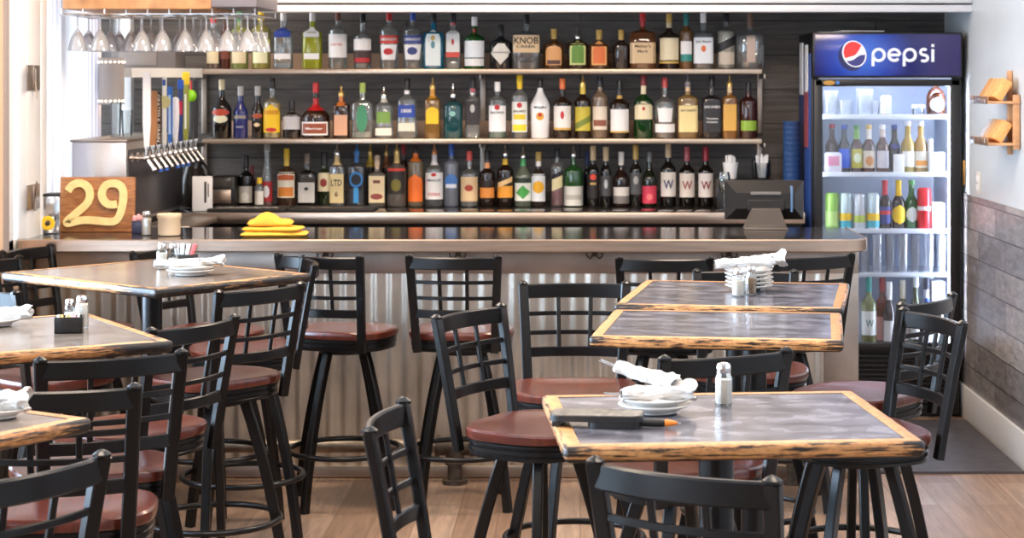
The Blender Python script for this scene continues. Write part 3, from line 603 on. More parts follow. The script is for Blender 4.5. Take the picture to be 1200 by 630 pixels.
row(3, [
 (295, 10, 194, 'wine', ('dark', rgb(60, 16, 16)), [], rgb(120, 30, 30), 'dark bottle with dull red capsule behind two other bottles', {'dy': .1}),
 (288, 17, 182, 'wine', WINE, [(.08, .40, .93, rgb(206, 200, 190)), (.12, .28, .55, rgb(226, 222, 214), 'oval', 0, .0014)], BK, 'dark green wine bottle with pale round crest label'),
 (304, 11, 208, 'tall', C, [(.1, .55, .9, rgb(220, 214, 206))], YEL, 'tiny clear bitters bottle with white label and yellow cap', {'dy': -.06}),
 (313, 14, 168, 'cone', C, [(.08, .40, .92, rgb(170, 40, 44)), (.14, .34, .5, WH, 'oval', 0, .0014)], SIL, 'long tapering clear bottle with red label', {'liquid': (rgb(160, 50, 40), .35)}),
 (336, 23, 174, 'round', ('tint', rgb(110, 80, 60)), [(.16, .60, .85, rgb(232, 224, 204)), (.18, .34, .75, rgb(214, 130, 50), 'rect', 0, .0014), (.46, .56, .8, rgb(190, 90, 50), 'arch', 0, .0014)], YEL, 'big bottle with white and orange fruit label and gold cap', {'liquid': (rgb(40, 22, 16), .55), 'neck': (.70, .9, rgb(226, 190, 80))}),
 (360, 21, 180, 'square', ('dark', rgb(30, 24, 22)), [(.08, .52, .9, rgb(206, 202, 196)), (.30, .38, .3, BK, 'diamond', 0, .0014), (.46, .56, .9, rgb(50, 46, 40), 'rect', 0, .0014)], rgb(130, 110, 96), 'square dark bottle with grey label and black tick mark'),
 (380, 15, 178, 'wine', ('dark', rgb(30, 40, 20)), [(.28, .62, .9, CR), (.36, .52, .5, rgb(150, 50, 40), 'oval', 0, .0014)], BK, 'dark green bottle with cream label and red picture'),
 (395, 17, 168, 'square', C, [(.06, .52, .95, rgb(226, 204, 150))], None, 'clear square bottle with large tan printed label and spout', {'pour': PSIL, 'neck': (.66, .86, rgb(232, 200, 140)), 'text': [('LTD', .38, .7, .1, BK), ('6', .2, .2, .08, BRN)]}),
 (418, 19, 168, 'square', ('tint', rgb(90, 90, 96)), [(.06, .26, .85, rgb(40, 40, 46)), (.30, .56, .8, rgb(40, 120, 190), 'oval'), (.34, .52, .6, rgb(24, 24, 30), 'oval', 0, .0014), (.06, .3, .3, rgb(60, 150, 210), 'rect', 0, .0014)], None, 'clear square bottle with blue ring label and blue spout', {'pour': pm('blue_spout', rgb(60, 130, 200), .3), 'neck': (.7, .86, rgb(60, 120, 190))}),
 (434, 10, 168, 'tall', ('dark', rgb(40, 24, 18)), [], None, 'bottle with yellow neck and spout peeping from the rear row', {'pour': PGOLD, 'neck': (.62, .86, rgb(220, 180, 60)), 'dy': .12}),
 (453, 10, 170, 'tall', ('dark', rgb(40, 24, 18)), [], None, 'bottle with copper brown neck and spout peeping from the rear row', {'pour': PGOLD, 'neck': (.62, .86, rgb(150, 90, 50)), 'dy': .12}),
 (442, 20, 182, 'square', ('tint', rgb(150, 140, 130)), [(.08, .60, .9, rgb(228, 206, 164)), (.14, .26, .7, rgb(150, 70, 60), 'oval', 0, .0014), (.46, .52, .4, rgb(110, 50, 40), 'rect', 0, .0014)], rgb(206, 180, 150), 'square bottle with cream label and pale cork stopper', {'neck': (.74, .99, rgb(206, 180, 150))}),
 (473, 10, 170, 'tall', ('dark', rgb(60, 30, 30)), [], rgb(200, 60, 70), 'bottle with pink red cap peeping from the rear row', {'dy': .12}),
 (465, 23, 167, 'round', ('tint', rgb(150, 140, 130)), [(.2, .56, .85, rgb(40, 36, 32)), (.24, .44, .5, rgb(120, 110, 40), 'oval', 0, .0014), (.56, .6, .85, rgb(210, 60, 50), 'rect', 0, .0014)], None, 'clear bottle with black label and tan collar spout', {'pour': PGOLD, 'neck': (.68, .86, rgb(222, 184, 110))}),
 (487, 18, 166, 'tall', ('tint', rgb(170, 150, 120)), [(.08, .5, .92, rgb(234, 110, 34), 'arch')], None, 'clear bottle with bright orange arched label and orange spout', {'pour': pm('dark_spout', rgb(60, 50, 46), .3), 'neck': (.7, .86, rgb(236, 120, 40))}),
 (509, 21, 168, 'round', C, [(.12, .54, .95, rgb(232, 230, 228)), (.48, .54, .3, RED, 'oval', 0, .0014)], None, 'clear vodka bottle with white label and orange stopper', {'pour': pm('copper_spout', rgb(200, 130, 80), .35, .5), 'neck': (.66, .84, rgb(226, 220, 220)), 'text': [('VODKA', .2, .7, .05, RED), ('SMIRNOFF', .42, .75, .04, rgb(90, 90, 100))]}),
 (529, 17, 168, 'tall', ('tint', rgb(160, 166, 180)), [(.28, .52, .85, rgb(70, 120, 190), 'oval'), (.3, .36, .7, rgb(220, 226, 236), 'rect', 0, .0014)], rgb(50, 90, 180), 'frosted grey vodka bottle with blue mountain label and blue top', {'neck': (.8, .99, rgb(60, 100, 190))}),
 (550, 21, 177, 'round', C, [(.1, .54, .92, TAN), (.28, .40, .45, rgb(170, 60, 40), 'oval', 0, .0014)], rgb(236, 90, 80), 'clear bottle with tan label, red oval and coral cap', {'liquid': (rgb(190, 180, 170), .1)}),
 (571, 18, 176, 'round', DKB, [(.14, .46, .92, rgb(40, 26, 20)), (.16, .34, .9, rgb(222, 140, 60), 'rect', 0, .0014)], BK, 'dark bottle with peach orange label and peach collar', {'neck': (.68, .78, rgb(224, 150, 100))}),
 (592, 19, 170, 'round', DKB, [(.14, .48, .92, rgb(36, 26, 20)), (.15, .34, .9, rgb(240, 160, 50), 'rect', 0, .0014), (.36, .44, .85, rgb(240, 200, 140), 'rect', .3, .0014)], None, 'dark bottle with orange fruit label and golden collar spout', {'pour': PSIL, 'neck': (.68, .78, rgb(226, 180, 40))}),
 (613, 20, 172, 'slope', ('tint', rgb(150, 160, 140)), [(.10, .48, .92, rgb(230, 232, 220)), (.13, .36, .85, rgb(70, 160, 70), 'diamond', 0, .0014), (.40, .48, .92, rgb(40, 50, 36), 'rect', 0, .0014)], None, 'clear bottle with green apple label and green collar spout', {'pour': PSIL, 'neck': (.68, .80, rgb(70, 160, 90))}),
 (631, 17, 178, 'round', ('dark', rgb(50, 40, 36)), [(.10, .60, .92, rgb(226, 228, 230)), (.24, .48, .75, rgb(240, 176, 40), 'oval', 0, .0014)], GOLD, 'dark bottle with white label and round yellow orange fruit', {'neck': (.74, .9, WH)}),
 (653, 15, 173, 'tall', C, [(.3, .55, .8, rgb(226, 210, 160), 'rect', .3), (.5, .58, .8, BK, 'rect', .3, .0014)], BK, 'clear bottle half full of red liquid with slanted label', {'liquid': (rgb(170, 24, 40), .34)}),
 (672, 22, 171, 'round', ('tint', rgb(60, 120, 60)), [(.02, .34, .97, rgb(216, 212, 204)), (.12, .2, .97, rgb(180, 174, 166), 'rect', 0, .0014)], None, 'green bottle standing in pale wrapping with tall spout', {'pour': PSIL}),
 (688, 9, 178, 'wine', ('dark', rgb(20, 24, 40)), [], rgb(50, 70, 130), 'wine bottle with blue capsule behind the red seal bottle', {'dy': .12}),
 (695, 14, 171, 'wine', WINE, [(.14, .55, .9, rgb(36, 28, 26)), (.44, .54, .5, rgb(226, 70, 50), 'oval', 0, .0014), (.36, .40, .5, rgb(200, 160, 90), 'rect', 0, .0014)], TAN, 'black wine bottle with red round seal and cork'),
 (710, 13, 172, 'wine', WINE, [(.18, .52, .95, rgb(74, 72, 74)), (.30, .46, .3, rgb(190, 190, 190), 'oval', 0, .0014)], TAN, 'black wine bottle with dark grey label and pale emblem'),
 (728, 19, 178, 'slope', ('dark', rgb(36, 20, 18)), [(.06, .20, .93, rgb(120, 114, 110)), (.20, .36, .93, rgb(222, 214, 206))], rgb(222, 214, 204), 'dark wine bottle with white capsule and low white label', {'neck': (.76, .99, rgb(222, 214, 204))}),
 (745, 14, 170, 'wine', WINE, [(.20, .55, .95, rgb(84, 84, 84)), (.36, .5, .4, rgb(170, 168, 166), 'oval', 0, .0014)], GOLD, 'black wine bottle with mid grey label and golden cork'),
 (761, 17, 178, 'slope', ('dark', rgb(24, 30, 18)), [(.06, .38, .95, rgb(216, 60, 84)), (.12, .24, .4, rgb(236, 120, 120), 'oval', 0, .0014)], rgb(110, 108, 106), 'dark wine bottle with bright pink label and grey capsule'),
 (783, 18, 167, 'wine', WINE, [(.16, .54, .95, rgb(226, 216, 206))], TAN, 'wine bottle with white label, dark blue letter and blue capsule', {'neck': (.78, .93, rgb(46, 70, 140)), 'text': [('W', .35, .62, .14, rgb(50, 56, 100))]}),
 (805, 18, 172, 'wine', WINE, [(.16, .56, .95, rgb(226, 212, 200))], rgb(190, 90, 96), 'wine bottle with white label, red brown letter and pink capsule', {'neck': (.78, .99, rgb(186, 84, 92)), 'text': [('W', .36, .62, .14, rgb(150, 60, 44))]}),
 (827, 18, 172, 'wine', WINE, [(.16, .56, .95, rgb(232, 222, 216))], rgb(170, 40, 54), 'wine bottle with white label, deep red letter and crimson capsule', {'neck': (.78, .99, rgb(178, 44, 58)), 'text': [('W', .36, .62, .14, rgb(140, 36, 32))]}),
], KZ, 10.42, 242, 'bottles on the back counter')

# ------------------------------------------------------------------ bar stools
def seat_outline(a):
    """radius of the seat outline (front is +y): round front, flatter back"""
    c, s = math.cos(a), math.sin(a)
    e = 2.5 if s > 0 else 3.2
    m = (abs(c / .215) ** e + abs(s / (.205 if s > 0 else .19)) ** e) ** (-1 / e)
    return m
def make_stool():
    t = thing('bar_stool', 'stool', 'bar stool')
    n = 40; b = MB()
    lay = [(0, .722), (.35, .7225), (.6, .7255), (.8, .731), (.92, .734), (.975, .733), (1.0, .727), (1.0, .708), (.985, .702), (.6, .702)]
    rings = []
    for k, z in lay:
        if k == 0: rings.append([b.bm.verts.new((0, 0, z))]); continue
        rings.append([b.bm.verts.new((math.cos(a) * seat_outline(a) * k, math.sin(a) * seat_outline(a) * k, z - (.006 * max(0, math.sin(a)) if k > .7 and z > .715 else 0))) for a in [2 * PI * i / n for i in range(n)]])
    for i in range(n): b.bm.faces.new((rings[0][0], rings[1][i], rings[1][(i + 1) % n]))
    for A, B in zip(rings[1:], rings[2:]):
        for i in range(n): b.bm.faces.new((A[i], B[i], B[(i + 1) % n], A[(i + 1) % n]))
    b.bm.faces.new(list(reversed(rings[-1])))
    b.build('seat', M_seat, t)
    b = MB(); n = 36
    lay = [(.60, .701), (.955, .701), (.97, .697), (.97, .690), (.945, .687), (.945, .684), (.965, .681), (.965, .670), (.94, .667), (.94, .664), (.955, .661), (.95, .652), (.55, .650)]
    rings = [[b.bm.verts.new((math.cos(a) * seat_outline(a) * k, math.sin(a) * seat_outline(a) * k, z)) for a in [2 * PI * i / n for i in range(n)]] for k, z in lay]
    for A, B in zip(rings, rings[1:]):
        for i in range(n): b.bm.faces.new((A[i], B[i], B[(i + 1) % n], A[(i + 1) % n]))
    b.bm.faces.new(rings[0]); b.bm.faces.new(list(reversed(rings[-1])))
    b.build('seat_ring', M_black, t, ang=25)
    MB().cyl((0, 0, .628), .105, .024, 24, b=.003).build('swivel_plate', M_black, t)
    # back: local back is -y
    def up_pt(s, z):
        k = (z - .655) / .395
        return Vector((s * (.158 + .022 * k), -.188 - .055 * k - .012 * k * k, z))
    for s in (-1, 1):
        b = MB(); b.sweep([up_pt(s, z) for z in (.655, .72, .8, .9, 1.0, 1.045)], rect(.034, .024, .004), ref=(0, 1, 0))
        c = up_pt(s, 1.045); b.lathe([(.0165, 0), (.017, .006), (.009, .012), (.002, .015)], 8, c, e=5)
        b.build('back_post', M_black, t)
    def arc(z, bow):
        a, e = up_pt(-1, z), up_pt(1, z)
        return [a.lerp(e, i / 10) + Vector((0, -bow * (1 - (2 * i / 10 - 1) ** 2), 0)) for i in range(11)]
    MB().sweep(arc(1.022, .034), rect(.016, .05, .004)).build('top_rail', M_black, t)
    MB().sweep(arc(.815, .03), rect(.014, .034, .003)).build('lower_rail', M_black, t)
    b = MB()
    for z in (.945, .88): b.sweep(arc(z, .032), rect(.01, .015, .002))
    for i in (3.4, 6.6):
        pts = []
        for z in (.83, .88, .945, 1.0):
            p = arc(z, .032); f = i - int(i); q = p[int(i)].lerp(p[int(i) + 1], f); pts.append(q + Vector((0, .004, 0)))
        b.sweep(pts, rect(.015, .01, .002), ref=(0, 1, 0))
    b.build('back_lattice', M_black, t)
    pts = bez((.078, .078, .632), (.15, .15, .33), (.178, .178, 0), 8)
    lb = MB().sweep(pts, rect(.036, .03, .004), ref=(-1, 1, 0))
    l0 = lb.build('leg', M_black, t, rz=0)
    for k in range(1, 4):
        l = l0.copy(); COL.objects.link(l); l.parent = t; l.rotation_euler.z = k * PI / 2
    MB().sweep([(.232 * math.cos(a), .232 * math.sin(a), .225) for a in [2 * PI * i / 40 for i in range(40)]], circ(.0115, 8), closed=True).build('foot_ring', M_black, t, ang=60)
    return t
stool0 = make_stool()
first = [True]
def stool(X, Y, dx, dy, label, base=None):
    rz = math.atan2(-dx, dy)
    g = 'black bar stools with mahogany seats'
    if first[0]:
        first[0] = False; o = stool0; o.location = (X, Y, 0); o.rotation_euler = (0, 0, rz); o['label'] = label; o['group'] = g
    else: o = dup(stool0, (X, Y, 0), rz, label, g)
    if base is not None:
        k = 0
        for c in o.children:
            if c.name.startswith('leg'): c.rotation_euler.z = base - rz + k * PI / 2; k += 1
    return o
def back(px1, py1, px2, py2, z=1.045): return at_z(px1, py1, z), at_z(px2, py2, z)
STOOLS = [
 (-2.09, 8.02, 1, -.3, 'bar stool beside the window wall behind the table with plates and shakers', None),
 (-1.53, 7.94, .92, -.39, 'bar stool at the bar beneath the round cream crock', None),
 (-.98, 8.0, .3, .95, 'bar stool turned along the bar below the yellow towels', .2),
 (-.49, 7.98, .08, 1, 'bar stool standing alone at the middle of the bar', .1),
 (.34, 7.9, .02, 1, 'bar stool at the bar just behind the shared pair of tables', 0),
 (.83, 7.97, -.45, .9, 'bar stool at the end of the bar beside the bottle fridge', 0),
 (.6, 6.87, -.05, -1, 'bar stool facing the plate stack from the bar side of its table', .6),
 (-.02, 6.45, 0, -1, 'bar stool facing out beside the bare table with its back to the bar', .4),
 (-.12, 5.76, .86, -.5, 'bar stool beside the corner of the bare table, seat fully in view', .75),
 (.27, 5.19, -.42, .9, 'bar stool whose back rises behind the lone salt shaker', .5),
 (.31, 3.70, .5, .87, 'bar stool tucked under the near side of the bill tray table', 0),
 (-.155, 4.03, 1, -.1, 'bar stool seen edge on, open floor on one side, bill tray table beyond', .4),
 (.815, 5.68, -.95, -.32, 'bar stool with square back between salt shaker table and boarded wall', .2),
 (.92, 6.36, -.8, .6, 'bar stool with curved back in front of the fridge door', .75),
 (-1.215, 3.63, -.81, .58, 'bar stool closest of all beside the table with one plate', .96),
 (-1.245, 4.66, -.15, 1, 'bar stool showing its straight back over the corner of the one plate table', .3),
 (-1.31, 5.16, -.42, .9, 'bar stool pushed in at the front of the sugar caddy table', 0),
 (-1.345, 5.72, -.87, .5, 'bar stool at the corner of the sugar caddy table, back turned to the aisle', .15),
 (-1.285, 6.72, -.76, .65, 'bar stool in front of the shaker and plates table showing its full window back', .85),
 (-1.31, 7.46, -.97, -.25, 'bar stool seen edge on at the bar side corner of the plates table', .35),
 (-2.06, 7.46, 1, -.3, 'bar stool second from the bar along the window wall', .2),
 (-1.86, 6.72, .64, .77, 'bar stool between the sugar caddy table and the window wall', .5),
]
for s in STOOLS: stool(*s)

# ------------------------------------------------------------------ tables
TZ = 1.07
def table(corners, label, ped=None, dark=False):
    """corners: FL, FR, BR, BL world xy"""
    c = sum((Vector(p) for p in corners), Vector((0, 0))) / 4
    FL, FR, BR, BL = [Vector(p) for p in corners]
    u = ((FR - FL) + (BR - BL)).normalized(); w = ((FR - FL).length + (BR - BL).length) / 2; d = ((BL - FL).length + (BR - FR).length) / 2
    rz = math.atan2(u.y, u.x)
    t = thing('pub_table', label, 'table', (c.x, c.y, 0), rz)
    tw = .033; px_, py_ = (0, 0)
    if ped: q = Matrix.Rotation(-rz, 2) @ (Vector(ped) - c); px_, py_ = q.x, q.y
    MB().box((0, 0, TZ - .0155), (w - 2 * tw + .004, d - 2 * tw + .004, .029)).build('table_top', M_sheenlam if dark else M_laminate, t)
    x, y = w / 2, d / 2
    path = [(-x, -y), (x, -y), (x, y), (-x, y)]
    sect = [(-tw, 0), (-.008, 0), (-.002, -.003), (0, -.008), (0, -.02), (-.004, -.028), (-.012, -.032), (-tw, -.032)]
    b = MB(); rr = .012; loops = []
    pts = []
    for i, (cx, cy) in enumerate(path):
        sx, sy = (1 if cx > 0 else -1), (1 if cy > 0 else -1)
        a0 = [(-1, -1), (1, -1), (1, 1), (-1, 1)].index((sx, sy)) * PI / 2 + PI
        for k in range(5): pts.append((cx, cy, a0 + PI / 8 * k, sx, sy))
    rings = []
    for (cx, cy, a, sx, sy) in pts:
        ring = []
        for (o, z) in sect:
            r = rr + o
            if r >= 0: v = (cx - sx * rr + r * math.cos(a), cy - sy * rr + r * math.sin(a), TZ + z)
            else: v = (cx - sx * (rr - r) if False else cx + sx * o, cy + sy * o, TZ + z)
            ring.append(b.bm.verts.new(v))
        rings.append(ring)
    m = len(rings)
    for i in range(m):
        A, B = rings[i], rings[(i + 1) % m]
        for j in range(len(sect)):
            j2 = (j + 1) % len(sect)
            f = b.bm.faces.new((A[j], B[j], B[j2], A[j2]))
            f.material_index = 0 if j == 0 else (1 if j < 5 else 2)
    bmesh.ops.remove_doubles(b.bm, verts=b.bm.verts[:], dist=1e-5)
    b.build('edge_trim', [M_wood_top, M_wood_dark if dark else M_wood_side, M_wood_under], t, ang=50)
    MB().box((0, 0, TZ - .0385), (w * .6, d * .6, .014), .003).cyl((px_, py_, TZ - .07), .09, .026, 20).build('mounting_plate', M_black, t)
    MB().cyl((px_, py_, .04), .037, TZ - .1, 24).build('pedestal', M_black, t)
    MB().lathe([(.145, 0), (.15, .006), (.146, .014), (.1, .03), (.06, .05), (.045, .08)], 28, (px_, py_, 0)).build('pedestal_base', M_black, t)
    return t
def cpx(*ps): return [tuple(at_z(x, y, TZ).xy) for x, y in ps]
table(cpx((643, 523), (1068, 518), (1015, 456), (650, 463)), 'slate grey pub table with bill tray, napkins and salt shaker on it', (.285, 4.03))
table(cpx((685, 394), (987, 399), (988, 366), (724, 362)), 'bare slate grey pub table with nothing on its top', (.5, 5.53))
table(cpx((722, 357), (992, 361), (992, 332), (753, 327)), 'slate grey pub table carrying a tall stack of small plates')
def from_dir(p, u, lu, lv):
    """corner p, edge direction u, lengths"""
    u = Vector(u).normalized(); v = Vector((-u.y, u.x)); p = Vector(p); return [tuple(p), tuple(p + u * lu), tuple(p + u * lu + v * lv), tuple(p + v * lv)]
a, r, l = Vector(at_z(172, 340, TZ).xy), Vector(at_z(357, 321, TZ).xy), Vector(at_z(11, 318, TZ).xy)
table([tuple(a), tuple(r), tuple(r + (l - a)), tuple(l)], 'slate pub table near the bar holding plates and two shakers', (-1.55, 6.95), True)
r, k = Vector(at_z(204, 399, TZ).xy), Vector(at_z(104, 366, TZ).xy)
u = (k - r).normalized(); v = Vector((-u.y, u.x))
table([tuple(r + v * .82), tuple(r), tuple(k), tuple(k + v * .82)], 'slate pub table with sugar caddy, shakers and a plate', None, True)
r, k = Vector(at_z(109, 489, TZ).xy), Vector(at_z(32, 479, TZ).xy)
u = (k - r).normalized(); v = Vector((-u.y, u.x))
table([tuple(r + v * .66), tuple(r), tuple(r + u * .7), tuple(r + u * .7 + v * .66)], 'slate pub table with one napkin plate at its edge', None, True)

# ------------------------------------------------------------------ tableware
def plate_prof(r): return [(r * .55, 0), (r * .62, .002), (r * .64, .006), (r * .98, .017), (r, .0195), (r * .985, .021), (r * .66, .0095), (r * .3, .008), (.002, .008)]
def plate(p, r, label, group=None):
    o = MB().lathe(plate_prof(r), 36).build('side_plate', M_porcelain, loc=p); return tag(o, label, 'plate', group)
def napkin_roll(p, rz, L, r, label, tilt=0, seed=0, fork=True, flare=1.5):
    t = thing('napkin_roll', label, 'napkin', p, rz)
    t.rotation_euler = (0, -tilt, rz)
    def fn(u, v):
        a = 2 * PI * u; x = (v - .5) * L; k = r * (1 + (flare - 1) * max(0, (v - .55) / .45) ** 1.5) * (.82 if v < .02 else 1)
        n = noise.noise(Vector((math.cos(a) * 1.3 + seed, math.sin(a) * 1.3, v * 4))) * .28 + noise.noise(Vector((math.cos(a) * 3.2 + seed, math.sin(a) * 3.2, v * 9 + seed))) * .3
        return Vector((x + .006 * math.sin(3 * a + seed) * (1 if v > .9 else 0), math.cos(a) * k * (1.15 + n), r * .72 + math.sin(a) * k * (.72 + n) + .0 * v))
    b = MB().grid(fn, 32, 24, closed_u=True)
    b.build('napkin', M_napkin, t, ang=50)
    wrap = MB(); wrap.lathe([(r * 1.12, -.014), (r * 1.14, 0), (r * 1.12, .014)], 20, (-L * .05, 0, r * .74), R=Matrix(((0, 0, 1), (0, 1.04, 0), (-.66, 0, 0))), cap=False)
    wrap.build('paper_band', M_paper, t)
    if fork:
        f = MB()
        for s in (-1, 1): f.sweep([(-L * .5 + .01, s * .008, r * .8), (-L * .5 - .02, s * .009, r * .9), (-L * .5 - .035, s * .01, r * 1.0)], rect(.007, .003, .001))
        f.build('cutlery', M_chrome, t)
    return t
def shaker(p, h, r, fill, label, fm=None):
    t = thing('glass_shaker', label, 'shaker', p)
    MB().lathe([(r * .92, 0), (r, .004), (r, h * .62), (r * .8, h * .74), (r * .72, h * .78)], 8, e=2).build('glass_jar', M_cellglass, t, ang=30)
    MB().lathe([(r * .86, .004), (r * .9, h * fill)], 8).build('contents', fm or M_salt, t, ang=30)
    MB().lathe([(r * .78, h * .76), (r * .82, h * .78), (r * .82, h * .9), (r * .7, h * .97), (r * .3, h)], 18).build('shaker_lid', M_chrome, t, ang=30)
    return t
# bill tray table
p = at_z(767, 483, TZ); s = F / p.y
r1 = 43 / s
P1 = 'plates under the napkins on the bill tray table'
plate(p, r1, 'white side plate under another, below napkin rolls beside the bill tray', None)
plate(p + Vector((0, 0, .0125)), r1 * .98, 'top white side plate carrying two napkin rolls beside the bill tray', None)
napkin_roll(p + Vector((.006, -.014, .03)), PI + .15 + PI, .15, .019, 'loosely rolled napkin on the plate rim, lower of two by the bill tray', 0.05, 1)
napkin_roll(p + Vector((-.02, .02, .061)), PI - .3 + PI, .135, .018, 'napkin roll with fork tines showing, lying on another by the bill tray', -.22, 2)
q = at_z(848, 474, TZ); shaker(q, .09, 10.5 * q.y / F, .6, 'salt shaker standing alone on the bill tray table')
# bill tray
q = at_z(700, 497, TZ)
t = thing('bill_tray', 'dark bill tray with mottled grey top lying on table corner', 'bill tray', q, -.1)
def rr2(w, d, r, n=5):
    o = []
    for cx, cy, a0 in ((w / 2 - r, -d / 2 + r, -PI / 2), (w / 2 - r, d / 2 - r, 0), (-w / 2 + r, d / 2 - r, PI / 2), (-w / 2 + r, -d / 2 + r, PI)):
        o += [(cx + r * math.cos(a0 + PI / 2 * i / n), cy + r * math.sin(a0 + PI / 2 * i / n)) for i in range(n + 1)]
    return o
M_tray = pm('dark_tray_plastic', rgb(30, 27, 26), .45); M_traytop = pm('mottled_tray_top', rgb(96, 88, 78), .45, var=.35, scale=60)
MB().prism(rr2(.185, .09, .02), .012, .023).build('tray_body', M_tray, t)
MB().prism(rr2(.178, .083, .018), .0232, .0245).build('tray_top', M_traytop, t)
MB().prism(rr2(.105, .085, .018), 0, .0125, M=Matrix.Translation((.036, 0, 0))).build('tray_foot', M_tray, t)
MB().box((-.078, 0, .006), (.02, .07, .012), .002).build('tray_foot', M_tray, t)
q2 = at_z(764, 500, TZ)
t = thing('marker_pen', 'black pen with orange tip poking out from the bill tray', 'pen', q2, -.12)
Rx = Matrix(((0, 0, 1), (0, 1, 0), (-1, 0, 0)))
MB().lathe([(.008, -.055), (.0085, 0), (.0085, .022), (.007, .026)], 14, (0, 0, .0086), R=Rx).build('pen_barrel', M_blackplastic, t)
MB().lathe([(.007, .026), (.0075, .03), (.004, .048), (.0025, .05)], 14, (0, 0, .0086), R=Rx).build('pen_tip', pm('orange_plastic', rgb(240, 130, 40), .4), t)
MB().lathe([(.002, .05), (.0012, .058)], 8, (0, 0, .0086), R=Rx).build('pen_nib', M_chrome, t)
# plate stack table
p = at_z(878, 340, TZ); r3 = 28.5 * p.y / F
for i in range(5):
    plate(p + Vector((random.uniform(-.002, .002), random.uniform(-.002, .002), i * .0128)), r3, 'small cream plate, %s of the stack of five behind the two shakers' % ['lowest', 'second from bottom', 'middle', 'fourth', 'top'][i], 'stacked small plates')
napkin_roll(p + Vector((-.02, -.034, .078)), .08, .19, .021, 'napkin roll lying across the plate stack, plain end out', 0.03, 5, False, 1.1)
napkin_roll(p + Vector((.045, .03, .082)), .06, .15, .02, 'napkin roll with wide open end on the plate stack', 0.1, 8, False, 1.9)
q = at_z(865, 346.5, TZ); shaker(q, .088, 8 * q.y / F, .55, 'salt shaker in front of the plate stack')
q = at_z(880, 345, TZ); shaker(q, .095, 6.8 * q.y / F, .55, 'pepper shaker in front of the plate stack', M_pepper)
q = at_z(888, 342, TZ); tag(MB().box((0, 0, .025), (.016, .03, .05), .003).build('matchbox', M_blackplastic, loc=q), 'small black upright box tucked beside the pepper shaker', 'box')
# plates table by the bar
p = at_z(223, 322, TZ)
r4 = 28 * p.y / F
plate(p, r4, 'lower white plate on the table closest to the bar end', None)
plate(p + Vector((0, 0, .0125)), r4 * .97, 'upper white plate under napkins on the table closest to the bar end', None)
napkin_roll(p + Vector((-.04, -.032, .03)), .12, .16, .018, 'flat napkin roll slipping off plates towards two shakers', -.02, 11, False, 1.3)
napkin_roll(p + Vector((.035, .03, .032)), .05, .16, .017, 'crumpled napkin roll on plates pointing at the bar stools', .05, 14, False, 1.5)
q = at_z(190, 315, TZ); shaker(q, .098, 6.4 * q.y / F, .6, 'tall salt shaker beside plates on the table closest to the bar end')
q = at_z(203, 312, TZ); shaker(q, .088, 5.6 * q.y / F, .35, 'half empty shaker behind plates on the table closest to the bar end')
q = at_z(217, 309, TZ)
t = thing('packet_caddy', 'small black caddy of pale packets behind the plates near the bar', 'caddy', q, .1)
MB().box((0, 0, .018), (.09, .05, .036), .004).build('caddy_box', M_blackplastic, t)
for i, c in enumerate((rgb(226, 230, 232), rgb(220, 232, 236), rgb(232, 230, 226), rgb(224, 110, 110))):
    MB().box((-.03 + i * .02, 0, .05), (.014, .03, .05), .002, Matrix.Rotation(.15 * (i - 1), 3, 'Y')).build('packet', pm('packet_paper', c, .6), t)
# sugar caddy table
q = at_z(81, 389, TZ); s = F / q.y
t = thing('sugar_caddy', 'black plastic sugar caddy full of sweetener packets', 'caddy', q, .18)
w, d, hh = .074, .06, .044
M_cad = pm('black_caddy_plastic', rgb(24, 22, 22), .3)
b = MB(); b.box((0, 0, .002), (w, d, .004)); b.box((0, -d / 2 + .0015, hh / 2), (w, .003, hh), .001); b.box((0, d / 2 - .0015, hh / 2), (w, .003, hh), .001)
b.box((w / 2 - .0015, 0, hh / 2), (.003, d, hh), .001); b.box((-w / 2 + .0015, 0, hh * .36), (.003, d, hh * .72), .001)
for s_ in (-1, 1): b.box((-w / 2 + .0015, s_ * d * .38, hh / 2), (.003, d * .24, hh), .001)
b.build('caddy_box', M_cad, t)
for i, c in enumerate((rgb(246, 240, 232), rgb(236, 190, 120), rgb(240, 226, 160), rgb(238, 220, 150), rgb(246, 238, 236), rgb(240, 150, 160), rgb(244, 240, 238))):
    MB().box((-.026 + i * .0085, random.uniform(-.006, .006), .03), (.004, .042, .036), .001, Matrix.Rotation(random.uniform(-.2, .2), 3, 'Y') @ Matrix.Rotation(random.uniform(-.2, .2), 3, 'X')).build('packet', pm('packet_paper', c, .6), t)
q = at_z(82, 382, TZ); shaker(q, .078, 6.2 * q.y / F, .5, 'shorter looking salt shaker hidden behind the sugar caddy')
q = at_z(96, 384, TZ); shaker(q, .092, 7.6 * q.y / F, .75, 'tall shaker with chrome lid beside the sugar caddy')
p = at_z(-8, 381, TZ); r5 = 34 * p.y / F
plate(p, r5, 'white plate with napkin on the sugar caddy table')
napkin_roll(p + Vector((.02, 0, .017)), .2, .17, .022, 'napkin roll with brown stain on the sugar caddy table', .05, 21, False, 1.2)
p = at_z(-2, 489, TZ); r6 = 34 * p.y / F
plate(p, r6, 'white plate with napkin on the one plate table beside the closest stool')
napkin_roll(p + Vector((.0, 0, .018)), .1, .12, .024, 'folded white napkin on the one plate table beside the closest stool', 0, 25, False, 1.25)

